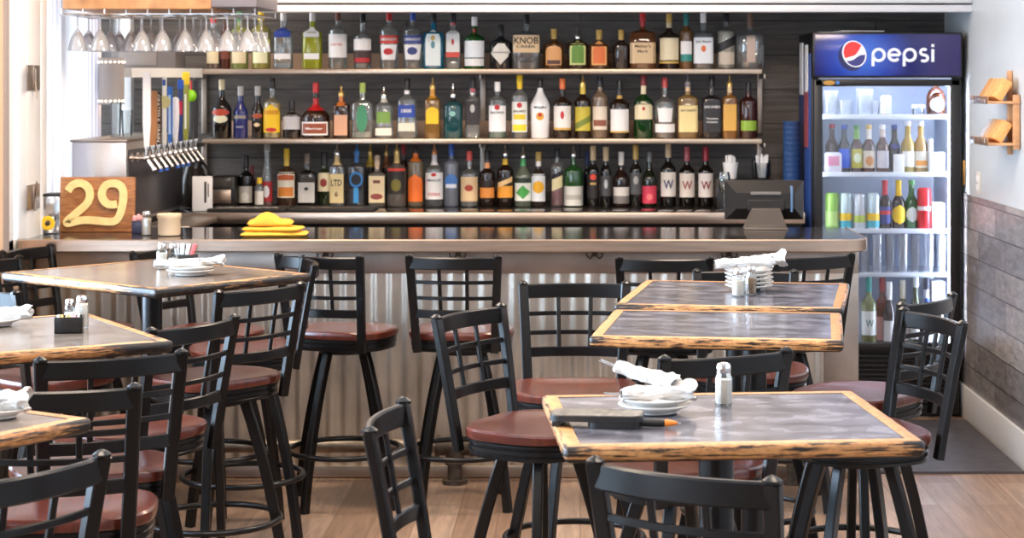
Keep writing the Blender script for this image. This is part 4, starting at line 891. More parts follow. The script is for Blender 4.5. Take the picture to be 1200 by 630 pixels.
# ------------------------------------------------------------------ things on the bar
# number sign
Y = 8.72; t = thing('number_sign', 'wooden board sign with raised pale number 29 on the bar', 'sign', (xy(114, Y), Y, BZ))
sw, sh = 88 * Y / F, (270.5 - 206) * Y / F
lean = Matrix.Rotation(-.08, 3, 'X')
MB().box((0, 0, sh / 2), (sw, .022, sh), .005, None).build('board', M_signwood, t).rotation_euler.x = -.06
pts = [(300, 165), (325, 125), (365, 108), (405, 110), (445, 140), (458, 190), (445, 240), (420, 270), (360, 320), (300, 370), (292, 392), (330, 385), (380, 370), (440, 366), (520, 372), (590, 380), (640, 375), (668, 335), (684, 270), (692, 200), (685, 145), (655, 115), (610, 108), (565, 120), (538, 165), (540, 215), (570, 252), (610, 262), (645, 255)]
def smooth(pts, k=2):
    for _ in range(k):
        q = [pts[0]]
        for a, b in zip(pts, pts[1:]): q += [(a[0] * .75 + b[0] * .25, a[1] * .75 + b[1] * .25), (a[0] * .25 + b[0] * .75, a[1] * .25 + b[1] * .75)]
        pts = q + [pts[-1]]
    return pts
def stroke(pts, width, thick, y, mi=0, b=None):
    b = b or MB(); n = len(pts); L = []; 
    for i, p in enumerate(pts):
        a = pts[max(0, i - 1)]; c = pts[min(n - 1, i + 1)]; tx, tz = c[0] - a[0], c[1] - a[1]; d = math.hypot(tx, tz) or 1
        nx, nz = -tz / d, tx / d; L.append(((p[0] + nx * width / 2, p[1] + nz * width / 2), (p[0] - nx * width / 2, p[1] - nz * width / 2)))
    V = [[b.bm.verts.new((q[0], yy, q[1])) for q in (l, r) for yy in (y - thick, y)] for l, r in L]
    for A, B in zip(V, V[1:]):
        for j, k in ((0, 2), (2, 3), (3, 1), (1, 0)): b.bm.faces.new((A[j], A[k], B[k], B[j])).material_index = mi
    b.bm.faces.new((V[0][0], V[0][1], V[0][3], V[0][2])); b.bm.faces.new((V[-1][0], V[-1][2], V[-1][3], V[-1][1]))
    return b
k = Y / F / 6
P29 = smooth([((x - 503) * k, sh - (y - 65) * k) for x, y in pts])
o = stroke(P29, 54 * k, .012, -.011).build('raised_number', M_signdigit, t, ang=50); o.rotation_euler.x = -.06
# sunflower on dispenser
Y = 8.6; t = thing('napkin_dispenser', 'chrome and black napkin dispenser with sunflower on the bar', 'dispenser', (xy(56, Y), Y, BZ), .25)
MB().box((.01, .05, .085), (.085, .1, .17), .006).build('chrome_housing', M_chrome, t)
MB().box((.01, .05, .175), (.09, .104, .012), .003).build('black_top', M_blackplastic, t)
fl = MB()
for i in range(12):
    a = 2 * PI * i / 12
    fl.sphere((.022 * math.cos(a), 0, .022 * math.sin(a)), .5, 8, 6, sc=(.011 * 2, .003 * 2, .011 * 2))
o = fl.build('sunflower', pm('sunflower_yellow', rgb(246, 196, 30), .6), t, loc=(0, -.012, .05))
MB().sphere((0, -.005, 0), .011, sc=(1, .5, 1)).build('flower_centre', pm('flower_brown', rgb(70, 46, 24), .8), o)
MB().box((0, .002, 0), (.055, .004, .055), .002).build('flower_card', M_paper, o)
# sugar box with pink packets, shaker, crock
Y = 8.62; t = thing('packet_holder', 'navy packet holder with pink sweetener beside the number sign', 'caddy', (xy(161, Y), Y + .03, BZ))
MB().box((0, 0, .028), (.056, .05, .056), .004).build('holder_box', pm('navy_plastic', rgb(52, 56, 84), .4), t)
for i in range(3): MB().sphere((-.018 + .018 * i, -.004, .066 + .006 * (i % 2)), .5, 8, 6, sc=(.024, .016, .032)).build('packet', pm('pink_packet', rgb(236, 170, 170), .7), t)
Y = 8.55; shaker((xy(173, Y), Y - .02, BZ), .11, 6 * Y / F, .7, 'salt shaker between the number sign and cream crock')
Y = 8.55; t = MB().lathe([(.04, 0), (.048, .004), (.05, .01), (.05, .075), (.054, .08), (.054, .095), (.05, .098), (.046, .095), (.045, .02), (.002, .018)], 30).build('stoneware_crock', M_crock, loc=(xy(200, Y), Y - .03, BZ)); tag(t, 'round cream stoneware crock on the bar', 'crock')
# towels
Y = 8.5; cx = xy(322, Y)
def towel(z, w, d, th, rz, label, lift=0, dx=0, dy=0, seed=0):
    b = MB()
    def top(u, v):
        x, y = (u - .5) * w, (v - .5) * d
        e = min(u, 1 - u, v, 1 - v); edge = min(1, e / .08)
        n = noise.noise(Vector((x * 14 + seed, y * 14, seed))) * .006
        return x, y, n, edge
    def fn(u, v):
        if v <= .5:
            x, y, n, e = top(u, v * 2); return Vector((x, y, z + th * (.5 + .5 * math.sqrt(e)) + n * e + lift * max(0, 1 - abs((u - .42) / .3) ** 2) * e))
        x, y, n, e = top(u, 2 - v * 2); return Vector((x, y, z + th * .5 * (1 - math.sqrt(e))))
    b.grid(fn, 20, 40)
    bmesh.ops.remove_doubles(b.bm, verts=b.bm.verts[:], dist=1e-5)
    o = b.build('bar_towel', M_yellow, loc=(cx + dx, Y + dy, BZ + .001), rz=rz, ang=80); return tag(o, label, 'towel', 'folded yellow bar towels')
towel(0, .29, .16, .02, .05, 'yellow towel at the bottom of the folded stack on the bar')
towel(.023, .25, .15, .02, -.1, 'yellow towel in the middle of the folded stack on the bar', 0, -.005, 0, 4)
towel(.046, .2, .14, .024, .12, 'yellow towel bunched up on top of the folded stack', .03, -.02, .01, 9)
# POS monitor
Y = 8.9; t = thing('till_monitor', 'black till screen seen from behind on the bar top', 'monitor', (xy(897, Y), Y, BZ))
MB().box((0, 0, .004), (.2, .12, .008), .003).box((0, -.0, .03), (.15, .05, .05), .006).build('stand_foot', pm('taupe_plastic', rgb(104, 92, 82), .4), t)
b = MB(); b.prism([(-.1, 0), (.1, 0), (.065, .095), (-.065, .095)], -.02, .02, M=Matrix.Translation((0, .0, .005)) @ Matrix.Rotation(PI / 2 + .25, 4, 'X'))
b.build('stand_neck', pm('taupe_plastic', rgb(104, 92, 82), .4), t)
zt, zb = zy(212, Y) - BZ, .04
b = MB()
def taper_box(b, w0, w1, y0, y1, z0, z1, ins):
    A = [(-w0 / 2, y0, z0), (w0 / 2, y0, z0), (w0 / 2, y0, z1), (-w0 / 2, y0, z1)]; B = [(-w1 / 2, y1, z0 + ins), (w1 / 2, y1, z0 + ins), (w1 / 2, y1, z1 - ins), (-w1 / 2, y1, z1 - ins)]
    VA = [b.bm.verts.new(v) for v in A]; VB = [b.bm.verts.new(v) for v in B]
    b.bm.faces.new(VA); b.bm.faces.new(list(reversed(VB)))
    for i in range(4): b.bm.faces.new((VA[i], VB[i], VB[(i + 1) % 4], VA[(i + 1) % 4]))
taper_box(b, .365, .27, .06, -.01, zb, zt, .055)
b.box((0, .07, (zb + zt) / 2), (.368, .022, zt - zb), .005)
b.box((0, -.012, (zb + zt) / 2 - .02), (.17, .02, .05), .004)
b.build('screen_shell', M_darkscreen, t, ang=20)
MB().box((0, -.0145, (zb + zt) / 2 + .035), (.14, .012, .014), .003).build('vent_strip', pm('grey_plastic', rgb(110, 104, 100), .4), t)
MB().box((.12, .0, zb + .1), (.01, .05, .12), .002).build('side_port_cover', pm('blue_grey_plastic', rgb(84, 110, 140), .3), t)
# straws in cups, printer, blue cups, white box, carafe, toaster like box
Y = 10.35; zbx = zy(209, Y)
t = thing('receipt_printer', 'black box hidden behind the till screen, straw cups on it', 'printer', (xy(872, Y), Y, KZ))
MB().box((0, 0, (zbx - KZ) / 2), (.31, .22, zbx - KZ), .01).build('printer_body', M_blackplastic, t)
MB().box((.1, .075, zbx - KZ + .05), (.1, .06, .1), .012).build('paper_lid', M_blackplastic, t)
def straw_cup(px, label, clear, fl, dY=-.05):
    yy = Y + dY; t = thing('straw_cup', label, 'cup', (xy(px, yy), yy, zbx + .001))
    MB().lathe([(.03, 0), (.031, .002), (.042, .085), (.043, .087), (.041, .087), (.03, .004)], 20).build('cup', M_cellglass if clear else M_paper, t)
    b = MB()
    for i in range(16):
        a = random.uniform(0, 2 * PI); rr = random.uniform(0, .024); tl = random.uniform(.1, .125); o = Vector((rr * math.cos(a), rr * math.sin(a), .006)); 
        b.rod(o, o * fl + Vector((0, 0, tl)), .0055, 6)
    b.build('wrapped_straws', M_paper, t)
straw_cup(856, 'white cup packed with wrapped straws behind the till, closer to the wine', False, 1.1)
straw_cup(893, 'clear cup of wrapped straws behind the till, closer to the fridge', True, 1.5)
Y = 10.2
t = thing('cup_stack', 'tall stack of blue paper cups between the till and the fridge', 'cups', (xy(930, Y), Y + .1, KZ))
b = MB(); z = 0
for i in range(13): b.lathe([(.037, z), (.046, z + .1), (.048, z + .103), (.046, z + .106)], 20); z += .024
zmax = zy(143, Y) - KZ
o = b.build('nested_cups', pm('blue_paper_cup', rgb(46, 78, 128), .45), t); 
sc = zmax / (z + .08); o.scale.z = sc
t = thing('napkin_box', 'white carton with black writing in the back counter corner', 'carton', (xy(238, 10.1), 10.08, KZ), .2)
MB().box((0, 0, .09), (.105, .1, .18), .006).build('carton_body', M_paper, t)
MB().box((.015, -.0508, .1), (.012, .001, .11)).box((.03, -.0508, .11), (.006, .001, .07)).build('printed_marks', pm('ink', rgb(60, 56, 56), .6), t)
t = thing('coffee_carafe', 'dark glass carafe behind the white carton', 'carafe', (xy(226, 10.4), 10.42, KZ))
MB().lathe([(.06, 0), (.075, .02), (.078, .12), (.055, .2), (.045, .22), (.05, .25)], 24).build('carafe_body', pm('dark_carafe', rgb(50, 44, 40), .12), t)
MB().lathe([(.052, .25), (.055, .265), (.03, .28)], 24).build('carafe_lid', M_blackplastic, t)
MB().sweep(bez((.07, -.02, .05), (.15, -.03, .14), (.05, -.01, .24), 8), circ(.008)).build('carafe_handle', M_blackplastic, t)
t = thing('napkin_box_steel', 'steel and black countertop dispenser beside the white carton', 'dispenser', (xy(263, 10.35), 10.37, KZ)); t.name = 'steel_dispenser'
MB().box((0, 0, .085), (.13, .14, .17), .012).build('dispenser_body', M_blackplastic, t)
MB().box((-.005, -.072, .06), (.1, .01, .075), .004).build('steel_face', M_steel, t)
MB().box((-.005, -.068, .135), (.1, .008, .05), .004).build('smoked_window', pm('smoked_plastic', rgb(70, 66, 64), .15), t)
for x0, x1, lab in ((247, 338, 'black rubber bar mat with scattered white slips, below the wine and bitters'), (341, 440, 'black rubber bar mat below the liqueur bottles')):
    xa, xb = xy(x0, 10.1), xy(x1, 10.1); t = thing('bar_mat', lab, 'mat', ((xa + xb) / 2, 10.12, KZ))
    MB().box((0, 0, .008), (xb - xa, .26, .016), .005).build('rubber_sheet', M_rubber, t)
    b = MB()
    for i in range(22): b.box((-.15 + .014 * i, random.uniform(-.07, -.02), .0172), (.03, .014, .002), 0, Matrix.Rotation(random.uniform(0, 3), 3, 'Z'))
    b.build('printed_pattern', pm('pale_print', rgb(190, 180, 172) if x0 < 300 else rgb(120, 104, 94), .7), t)
t = MB().lathe([(.03, 0), (.03, .003), (.004, .008), (.0035, .08), (.02, .1), (.036, .13), (.034, .17), (.028, .2), (.0265, .2), (.033, .168), (.034, .13), (.018, .104), (.002, .09)], 24).build('wine_glass', M_cellglass, loc=(xy(846, 10.3), 10.15, KZ)); tag(t, 'upright empty wine glass beside the last wine bottle', 'glass')
t = tag(MB().box((0, 0, .06), (.05, .05, .12), .004).build('white_tub', M_paper, loc=(xy(841, 10.5), 10.55, KZ)), 'white tub behind the upright wine glass', 'tub')

# ------------------------------------------------------------------ draft tower with taps
t = thing('draft_cabinet', 'tall stainless draft beer box beside the window', 'cooler', (0, 0, 0))
DX0, DX1, DY0, DY1 = XL + .06, xy(148, 9.02), 9.02, 10.3
DZ = zy(166, 9.02)
MB().box(((DX0 + DX1) / 2, (DY0 + DY1) / 2, (KZ + DZ) / 2), (DX1 - DX0, DY1 - DY0, DZ - KZ), .008).build('steel_housing', pm('bright_steel', rgb(222, 220, 220), .3, .9), t)
MB().box(((DX0 + DX1) / 2, (DY0 + DY1) / 2, DZ + .004), (DX1 - DX0 + .012, DY1 - DY0 + .012, .012), .003).build('top_lip', M_steeldull, t)
MB().box((DX1 + .003, (DY0 + DY1) / 2, (KZ + DZ) / 2 - .01), (.006, DY1 - DY0 - .05, DZ - KZ - .06), .002).build('side_shade_sheet', pm('painted_side_shade', rgb(58, 56, 60), .3), t)  # dark sheet painting in the shade on the steel box's tap side
MB().box(((DX0 + DX1) / 2, (DY0 + DY1) / 2, KZ / 2 - .002), (DX1 - DX0 - .02, DY1 - DY0 - .02, KZ - .006), 0).build('lower_housing', M_blackplastic, t)
b = MB(); b.box((DX1 + .14, 9.55, KZ - .03), (.24, .7, .03), .004); b.build('drip_tray', M_steeldull, t)
HND = [ # y0(px top), shape, colour, label
 ('flat', rgb(244, 240, 238), .345, .036, 'tap with tall plain white paddle handle, closest to the number sign'),
 ('flat', rgb(176, 120, 76), .26, .04, 'tap with bare wooden slab handle'),
 ('flat', rgb(62, 42, 34), .255, .026, 'tap with dark brown lettered handle'),
 ('knob', rgb(236, 232, 220), .33, .03, 'tap with white handle and round cream badge'),
 ('flat', rgb(46, 110, 196), .28, .024, 'tap with bright blue stick handle'),
 ('paddle', rgb(240, 238, 240), .22, .034, 'tap with smooth white tapered handle'),
 ('flat', rgb(40, 60, 120), .31, .024, 'tap with navy handle and red flash'),
 ('flat', rgb(150, 150, 60), .30, .03, 'tap with olive patterned handle and yellow top'),
 ('ball', rgb(56, 60, 60), .29, .022, 'tap with lime green ball handle'),
 ('flat', rgb(44, 42, 44), .31, .024, 'tap with black blade handle at the end of the row'),
]
for i, (sh, c, hl, wd, lab) in enumerate(HND):
    yy = DY0 + .045 + i * .128; zt = 1.392
    t = thing('beer_tap', lab + ' in the draft row', 'beer tap', (DX1 + .0085, yy, zt), 0, 'draft beer taps')
    f = MB(); f.rod((0, 0, 0), (.01, 0, 0), .022, 14); f.rod((.008, 0, 0), (.07, 0, 0), .011, 12); f.rod((.03, 0, 0), (.036, 0, 0), .018, 12); f.sphere((.075, 0, 0), .018, 12, 8)
    f.rod((.075, 0, 0), (.078, 0, .05), .009, 12); f.rod((.078, 0, .048), (.078, 0, .056), .014, 12); f.rod((.075, 0, 0), (.115, -.012, -.052), .0105, 12); f.rod((.112, -.012, -.048), (.118, -.013, -.058), .013, 12)
    f.build('faucet', M_chrome, t)
    if i in (1, 2, 4, 5, 6): MB().rod((.117, -.013, -.057), (.121, -.014, -.07), .011, 12).build('faucet_plug', pm('blue_rubber', rgb(40, 90, 180), .5), t)
    m = pm('tap_handle', c, .35); z0 = .056
    hroot = None
    if sh == 'flat': hroot = MB().prism([(-wd * .32, z0), (wd * .32, z0), (wd * .5, z0 + hl * .3), (wd * .5, z0 + hl - .008), (wd * .4, z0 + hl), (-wd * .4, z0 + hl), (-wd * .5, z0 + hl - .008), (-wd * .5, z0 + hl * .3)], -.008, .008, M=Matrix.Translation((.078, 0, 0)) @ Matrix.Rotation(PI / 2, 4, 'X')).build('tap_handle', m, t)
    elif sh == 'paddle': hroot = MB().lathe([(.009, z0), (.016, z0 + .06), (.02, z0 + hl * .7), (.017, z0 + hl), (.005, z0 + hl + .006)], 16, (.078, 0, 0)).build('tap_handle', m, t)
    elif sh == 'knob':
        hroot = MB().box((.078, 0, z0 + hl / 2), (.02, .016, hl), .004).build('tap_handle', m, t)
        MB().lathe([(.03, -.006), (.032, 0), (.03, .006)], 20, (.078, -.012, z0 + hl * .62), R=Matrix.Rotation(PI / 2, 3, 'X')).build('round_badge', pm('badge', rgb(214, 204, 140), .4), t)
        MB().box((.078, -.0085, z0 + hl - .03), (.016, .002, .03)).build('blue_mark', pm('badge_blue', rgb(50, 80, 170), .4), t)
    elif sh == 'ball':
        hroot = MB().lathe([(.008, z0), (.012, z0 + .1), (.011, z0 + hl - .08)], 14, (.078, 0, 0)).build('tap_handle', m, t)
        MB().sphere((.078, 0, z0 + hl - .06), .03, 18, 12, sc=(1, 1, 1.1)).build('green_ball', pm('lime_green', rgb(140, 214, 30), .35), t)
        MB().cyl((.078, 0, z0 + hl - .03), .005, .05, 8).build('red_stem', RED and pm('cap', RED, .35), t)
    if i == 2:
        flat_text('GRATEFUL GRAIN', 'lettering', pm('ink', rgb(226, 210, 190), .5), t, (.078, -.0092, z0 + hl / 2), hl * .9, .017, rot=(PI / 2, PI / 2, 0))
    if i == 6: MB().box((.078, -.009, z0 + hl * .55), (.02, .002, .07)).build('red_flash', pm('badge_red', rgb(200, 40, 70), .4), t); MB().box((.078, 0, z0 + hl - .02), (.03, .02, .05), .006).build('blue_cap', pm('tap_blue', rgb(40, 90, 190), .35), t)
    if i == 7: MB().box((.078, 0, z0 + hl + .02), (.04, .024, .07), .01).build('yellow_top', pm('tap_yellow', rgb(240, 206, 50), .35), t); MB().box((.078, -.0092, z0 + hl * .5), (.01, .002, hl * .6)).build('pale_lettering_strip', pm('pale', rgb(230, 232, 220), .5), t)
    if i == 4: MB().box((.078, -.0092, z0 + hl * .5), (.011, .002, hl * .7)).build('pale_lettering_strip', pm('pale_blue', rgb(190, 214, 240), .5), t)
# perforated lamp
Y = 9.62; lx = XL + .1; z0, z1 = zy(122, Y), zy(68, Y)
t = thing('wall_lamp', 'lit grey cylinder wall lamp with pierced rims beside the window', 'lamp', (lx, Y, z0))
hgt = z1 - z0; R = .064
MB().lathe([(R, 0), (R, hgt), (R - .003, hgt), (R - .003, 0), (R, 0)], 32, cap=False).build('lamp_shade', pm('grey_tin', rgb(176, 168, 164), .45), t)
for zz in (.016, hgt - .02):
    b = MB()
    for i in range(18):
        a = 2 * PI * i / 18; b.sphere(((R + .0005) * math.cos(a), (R + .0005) * math.sin(a), zz), .0055, 8, 6)
    b.build('lit_hole_pattern', pm('lamp_glow', rgb(255, 240, 214), .5, emit=3), t)
MB().sphere((0, 0, hgt / 2), .03).build('bulb', pm('bulb_glow', rgb(255, 226, 180), .5, emit=80), t)
MB().box((-.08, 0, hgt / 2), (.05, .05, .09), .004).box((-.03, 0, hgt / 2 - .03), (.1, .012, .012)).build('bracket', M_steeldull, t)
# glasses on cabinet top
for k, (px, hh, r, lab) in enumerate(((136, .17, .028, 'clear tall tumbler on the draft box under the lamp'), (149, .13, .03, 'shorter clear tumbler on the draft box close to the white tap handle'))):
    o = MB().lathe([(r * .8, 0), (r * .82, .004), (r, hh), (r - .002, hh), (r * .78, .012), (.002, .01)], 20).build('tumbler', M_cellglass, loc=(xy(px, 9.5), 9.5, DZ + .0105)); tag(o, lab, 'glass')
# grey bin on corner shelf
t = thing('storage_bin', 'dark grey storage bin on the corner of the upper shelf', 'bin', (xy(172, 10.25), 10.3, S1Z))
zb_ = zy(52, 10.2) - S1Z
MB().box((0, 0, zb_ / 2), (.34, .26, zb_), .008).build('bin_body', pm('grey_bin', rgb(112, 106, 104), .5), t)
MB().box((-.03, -.132, zb_ / 2), (.2, .006, zb_ * .7), .003).build('front_panel', pm('grey_bin_light', rgb(136, 128, 124), .5), t)
# ------------------------------------------------------------------ hanging glass rack
Y0, Y1 = 8.75, 9.35; rz_ = zy(11, 8.8)
rx0, rx1 = XL + .09, xy(250, 8.8)
t = thing('glass_rack', 'wooden overhead rack with wire rails for hanging wine glasses', 'rack')
MB().box(((rx0 + rx1) / 2, (Y0 + Y1) / 2, rz_ + .09), (rx1 - rx0, Y1 - Y0, .18), .006).build('wood_canopy', M_orange_wood, t)
rx2 = xy(303, 8.8)
MB().box(((rx1 + rx2) / 2, (Y0 + Y1) / 2, rz_ + .095), (rx2 - rx1, Y1 - Y0, .17), .004).build('grey_end_box', pm('grey_paint', rgb(132, 126, 132), .5), t)
for z in (2.5,): MB().box((-2.0, 9.05, (rz_ + .18 + ZC) / 2), (.3, .3, ZC - rz_ - .18)).build('ceiling_mount', M_orange_wood, t)
b = MB(); zr = rz_ - .022
xa, xb = xy(75, 8.8), rx2 - .01
for y in (Y0 + .01, (Y0 + Y1) / 2, Y1 - .01): b.rod((xa, y, zr), (xb, y, zr), .003, 8)
ng = 9; step = (xb - xa) / ng
for i in range(ng + 1):
    x = xa + i * step
    for s in (-.006, .006): b.rod((x + s + .02 * 0, Y0, zr - .003), (x + s, Y1, zr - .003), .0022, 6)
    b.rod((x, Y0 + .01, zr), (x, Y0 + .01, rz_ + .002), .0022, 6); b.rod((x, Y1 - .01, zr), (x, Y1 - .01, rz_ + .002), .0022, 6)
b.build('wire_rail', M_chrome, t)
gl = None
for i in range(ng):
    for j, yy in enumerate((Y0 + .11, Y0 + .31, Y0 + .5)):
        if (i * 3 + j) % 7 == 6: continue
        X = xa + (i + .5) * step + random.uniform(-.004, .004)
        if gl is None:
            h0 = .17
            pr = [(.034, .0), (.034, -.002), (.006, -.008), (.0042, -.02), (.004, -.066), (.008, -.074), (.02, -.09), (.031, -.112), (.039, -.138), (.044, -.168), (.0425, -.168), (.0375, -.138), (.0295, -.112), (.018, -.092), (.002, -.082)]
            gl = MB().lathe(pr, 20).build('hanging_wine_glass', M_hang, loc=(X, yy, zr + .002)); o = gl
        else:
            o = gl.copy(); COL.objects.link(o); o.location = (X, yy, zr + .002)
        tag(o, 'clear wine glass hanging upside down from the wire rack', 'glass', 'wine glasses hanging from the rack')

# ------------------------------------------------------------------ drinks fridge
FY = 10.0; fx0, fx1 = xy(952, FY), xy(1127, FY); fz1 = zy(38, FY); fw = fx1 - fx0; fc = (fx0 + fx1) / 2; fd = .62
t = FR = thing('drinks_fridge', 'tall black glass door drinks fridge with lit blue header', 'fridge', (fc, FY, 0))
def fpx(px): return xy(px, FY) - fc
M_fblack = pm('fridge_black', rgb(24, 23, 26), .35)
b = MB(); zin0, zin1 = zy(404, FY), zy(101, FY)
b.box((-fw / 2 + .02, fd / 2 + .03, fz1 / 2), (.04, fd - .06, fz1), .004); b.box((fw / 2 - .02, fd / 2 + .03, fz1 / 2), (.04, fd - .06, fz1), .004)
b.box((0, fd - .02, fz1 / 2), (fw - .02, .03, fz1 - .02)); b.box((0, fd / 2 + .03, fz1 - .02), (fw - .02, fd - .07, .04)); b.box((0, fd / 2 + .03, (zin0 - .08) / 2), (fw - .02, fd - .07, zin0 - .08))
b.build('cabinet_shell', M_fblack, t)
M_fin = pm('white_fridge_liner', rgb(214, 222, 238), .4)
b = MB(); iw = fpx(1119) - fpx(958); icx = (fpx(1119) + fpx(958)) / 2
b.box((icx, fd - .05, (zin0 + zin1) / 2), (iw, .02, zin1 - zin0 + .1)); b.box((icx - iw / 2, fd / 2 + .03, (zin0 + zin1) / 2), (.012, fd - .1, zin1 - zin0 + .1)); b.box((icx + iw / 2, fd / 2 + .03, (zin0 + zin1) / 2), (.012, fd - .1, zin1 - zin0 + .1))
b.box((icx, fd / 2 + .03, zin1 + .04), (iw, fd - .1, .012)); b.box((icx, fd / 2 + .03, zin0 - .03), (iw, fd - .1, .012))
b.build('inner_liner', M_fin, t)
for sx, st in ((fpx(1116), 34), (fpx(961), 5)):
    MB().box((sx, .07, (zin0 + zin1) / 2), (.012, .02, zin1 - zin0 - .02), .003).build('light_tube', pm('fridge_tube', rgb(226, 236, 255), .5, emit=st * 2.6), t)
MB().box((icx, .09, zin1 + .02), (iw - .06, .02, .012), .003).build('light_tube', pm('fridge_tube', rgb(226, 236, 255), .5, emit=40), t)
dr = thing('tmp', 'x', 'x'); 
for k_ in ('label', 'category'): del dr[k_]
dr.name = 'glass_door'; dr.parent = t
gx0, gx1 = fpx(963.5), fpx(1113.5); hz1 = zy(93, FY)
b = MB(); ft = .045; d0, d1 = -fw / 2 + .006, fw / 2 - .006; dz0 = zy(410, FY)
b.box(((d0 + gx0) / 2, .0, (dz0 + hz1) / 2), (gx0 - d0, .04, hz1 - dz0), .005); b.box(((d1 + gx1) / 2, 0, (dz0 + hz1) / 2), (d1 - gx1, .04, hz1 - dz0), .005)
b.box((0, 0, (zin1 + hz1) / 2 + .0), (d1 - d0 - .01, .04, hz1 - zin1), .005); b.box((0, 0, dz0 + .015), (d1 - d0 - .01, .04, .05), .005)
b.build('door_frame', M_fblack, dr)
MB().box(((gx0 + gx1) / 2, .0, (zin0 + zin1) / 2), (gx1 - gx0 + .01, .006, zin1 - zin0 + .01)).build('door_pane', M_winglass, dr)
MB().lathe([(.03, 0), (.03, .004)], 24, (fpx(971), -.0205, zy(101 - 4, FY) + .0), R=Matrix(((1, 0, 0), (0, 0, -1), (0, .4, 0)))).build('maker_badge', M_brass, dr)
MB().cyl((fpx(981), -.0205, zy(97, FY)), .01, .003, 14, R=Matrix.Rotation(PI / 2, 3, 'X')).build('blue_sticker', pm('sticker_blue', rgb(60, 120, 200), .4), dr)
# header
hz0 = zy(91, FY)
def header_build(nt, p):
    L = nt.links
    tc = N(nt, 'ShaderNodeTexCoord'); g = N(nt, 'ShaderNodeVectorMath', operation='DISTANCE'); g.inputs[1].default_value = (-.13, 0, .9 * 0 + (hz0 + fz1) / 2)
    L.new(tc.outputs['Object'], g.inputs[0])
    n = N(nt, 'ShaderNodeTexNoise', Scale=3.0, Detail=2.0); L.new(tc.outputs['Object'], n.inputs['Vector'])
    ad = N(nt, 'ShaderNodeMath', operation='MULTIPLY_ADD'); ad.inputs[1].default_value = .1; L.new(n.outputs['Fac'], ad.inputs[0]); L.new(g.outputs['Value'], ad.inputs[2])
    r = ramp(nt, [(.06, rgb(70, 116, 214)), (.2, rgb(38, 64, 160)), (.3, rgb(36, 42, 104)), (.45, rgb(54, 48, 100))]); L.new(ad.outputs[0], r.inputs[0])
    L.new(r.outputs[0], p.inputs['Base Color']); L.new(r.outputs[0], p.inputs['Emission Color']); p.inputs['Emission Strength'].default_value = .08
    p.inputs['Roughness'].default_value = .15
MB().box((0, .04, (hz0 + fz1) / 2), (fw, .12, fz1 - hz0), .006).build('header_box', M_fblack, t)
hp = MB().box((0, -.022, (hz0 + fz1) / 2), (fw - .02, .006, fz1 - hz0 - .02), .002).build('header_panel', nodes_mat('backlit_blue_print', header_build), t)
M_logo = pm('logo_white', rgb(226, 228, 236), .4, emit=.25)
k = FY / F / 5.725
def L2(cx, cy): return ((cx / 5.725 + 940 - VX) * FY / F - fc, zy(30 + cy / 5.725, FY))
def arcp(cx, cy, r, a0, a1, n=18, ry=None): return [L2(cx + r * math.cos(math.radians(a0 + (a1 - a0) * i / n)), cy - (ry or r) * math.sin(math.radians(a0 + (a1 - a0) * i / n))) for i in range(n + 1)]
b = MB(); W = 19 * k; yl = -.0255; TH = .004
def S(p): stroke(p, W, TH, yl, b=b)
for bx in (508, 716):
    S(arcp(bx, 197, 38, 0, 360, 28)); S([L2(bx - 38, 197), L2(bx - 38, 272)])
S(arcp(612, 197, 37, -42, -180) ); S(arcp(612, 197, 37, 180, 0)); S([L2(575, 197), L2(649, 197)])
S(arcp(810, 178, 22, 40, 250, 14, 19)[:]); S([L2(802, 195), L2(818, 199)]); S(arcp(812, 218, 24, 75, -140, 14, 20))
S([L2(870, 158), L2(870, 243)]); S([L2(861, 134), L2(879, 134)])
S(arcp(893, 234, 4, 0, 360, 10)) if False else None
b.build('lettering', M_logo, hp)
# globe on crown cap
def ellp(cx, cy, rx, ry, tilt, n=40, teeth=0):
    o = []
    for i in range(n):
        a = 2 * PI * i / n; q = 1 + (.05 if teeth and i % 2 else 0); x, y = rx * math.cos(a) * q, ry * math.sin(a) * q
        o.append(L2(cx + x * math.cos(tilt) - y * math.sin(tilt), cy + x * math.sin(tilt) + y * math.cos(tilt)))
    return o
def flatpoly(poly, y, th, name, m):
    b = MB(); b.prism(poly, 0, th, M=Matrix.Translation((0, y, 0)) @ Matrix.Rotation(PI / 2, 4, 'X')); return b.build(name, m, hp, flat=True)
tl = .5 * -1
flatpoly(ellp(322, 212, 80, 92, tl, 48, 1), -.0252, .002, 'crown_cap', pm('logo_dark_blue', rgb(34, 40, 96), .4))
flatpoly(ellp(345, 190, 78, 92, tl), -.0274, .001, 'globe_rim', M_logo)
def clip_ell(fn, name, m, y):
    # region of the globe where fn bounds v
    rx, ry = 70, 84; pts = []; n = 26
    lo, hi = fn
    top, bot = [], []
    for i in range(n + 1):
        u = -1 + 2 * i / n; e = math.sqrt(max(0, 1 - u * u)); a = max(-e, min(e, lo(u))); c = max(-e, min(e, hi(u)))
        if c - a > 1e-3 or True: top.append((u * rx, c * ry)); bot.append((u * rx, a * ry))
    poly = top + list(reversed(bot))
    ta = -.42
    poly = [L2(345 + x * math.cos(ta) + y_ * math.sin(ta), 190 - (-x * math.sin(ta) + y_ * math.cos(ta))) for x, y_ in poly]
    b = MB(); A = []; B = []
    m_ = len(top)
    V = [[b.bm.verts.new((L[0], y, L[1])) for L in (poly[i], poly[2 * m_ - 1 - i])] for i in range(m_)]
    for P, Q in zip(V, V[1:]):
        try: b.bm.faces.new((P[0], Q[0], Q[1], P[1]))
        except ValueError: pass
    bmesh.ops.remove_doubles(b.bm, verts=b.bm.verts[:], dist=1e-6); bmesh.ops.dissolve_degenerate(b.bm, dist=1e-6, edges=b.bm.edges[:])
    return b.build(name, m, hp, flat=True)
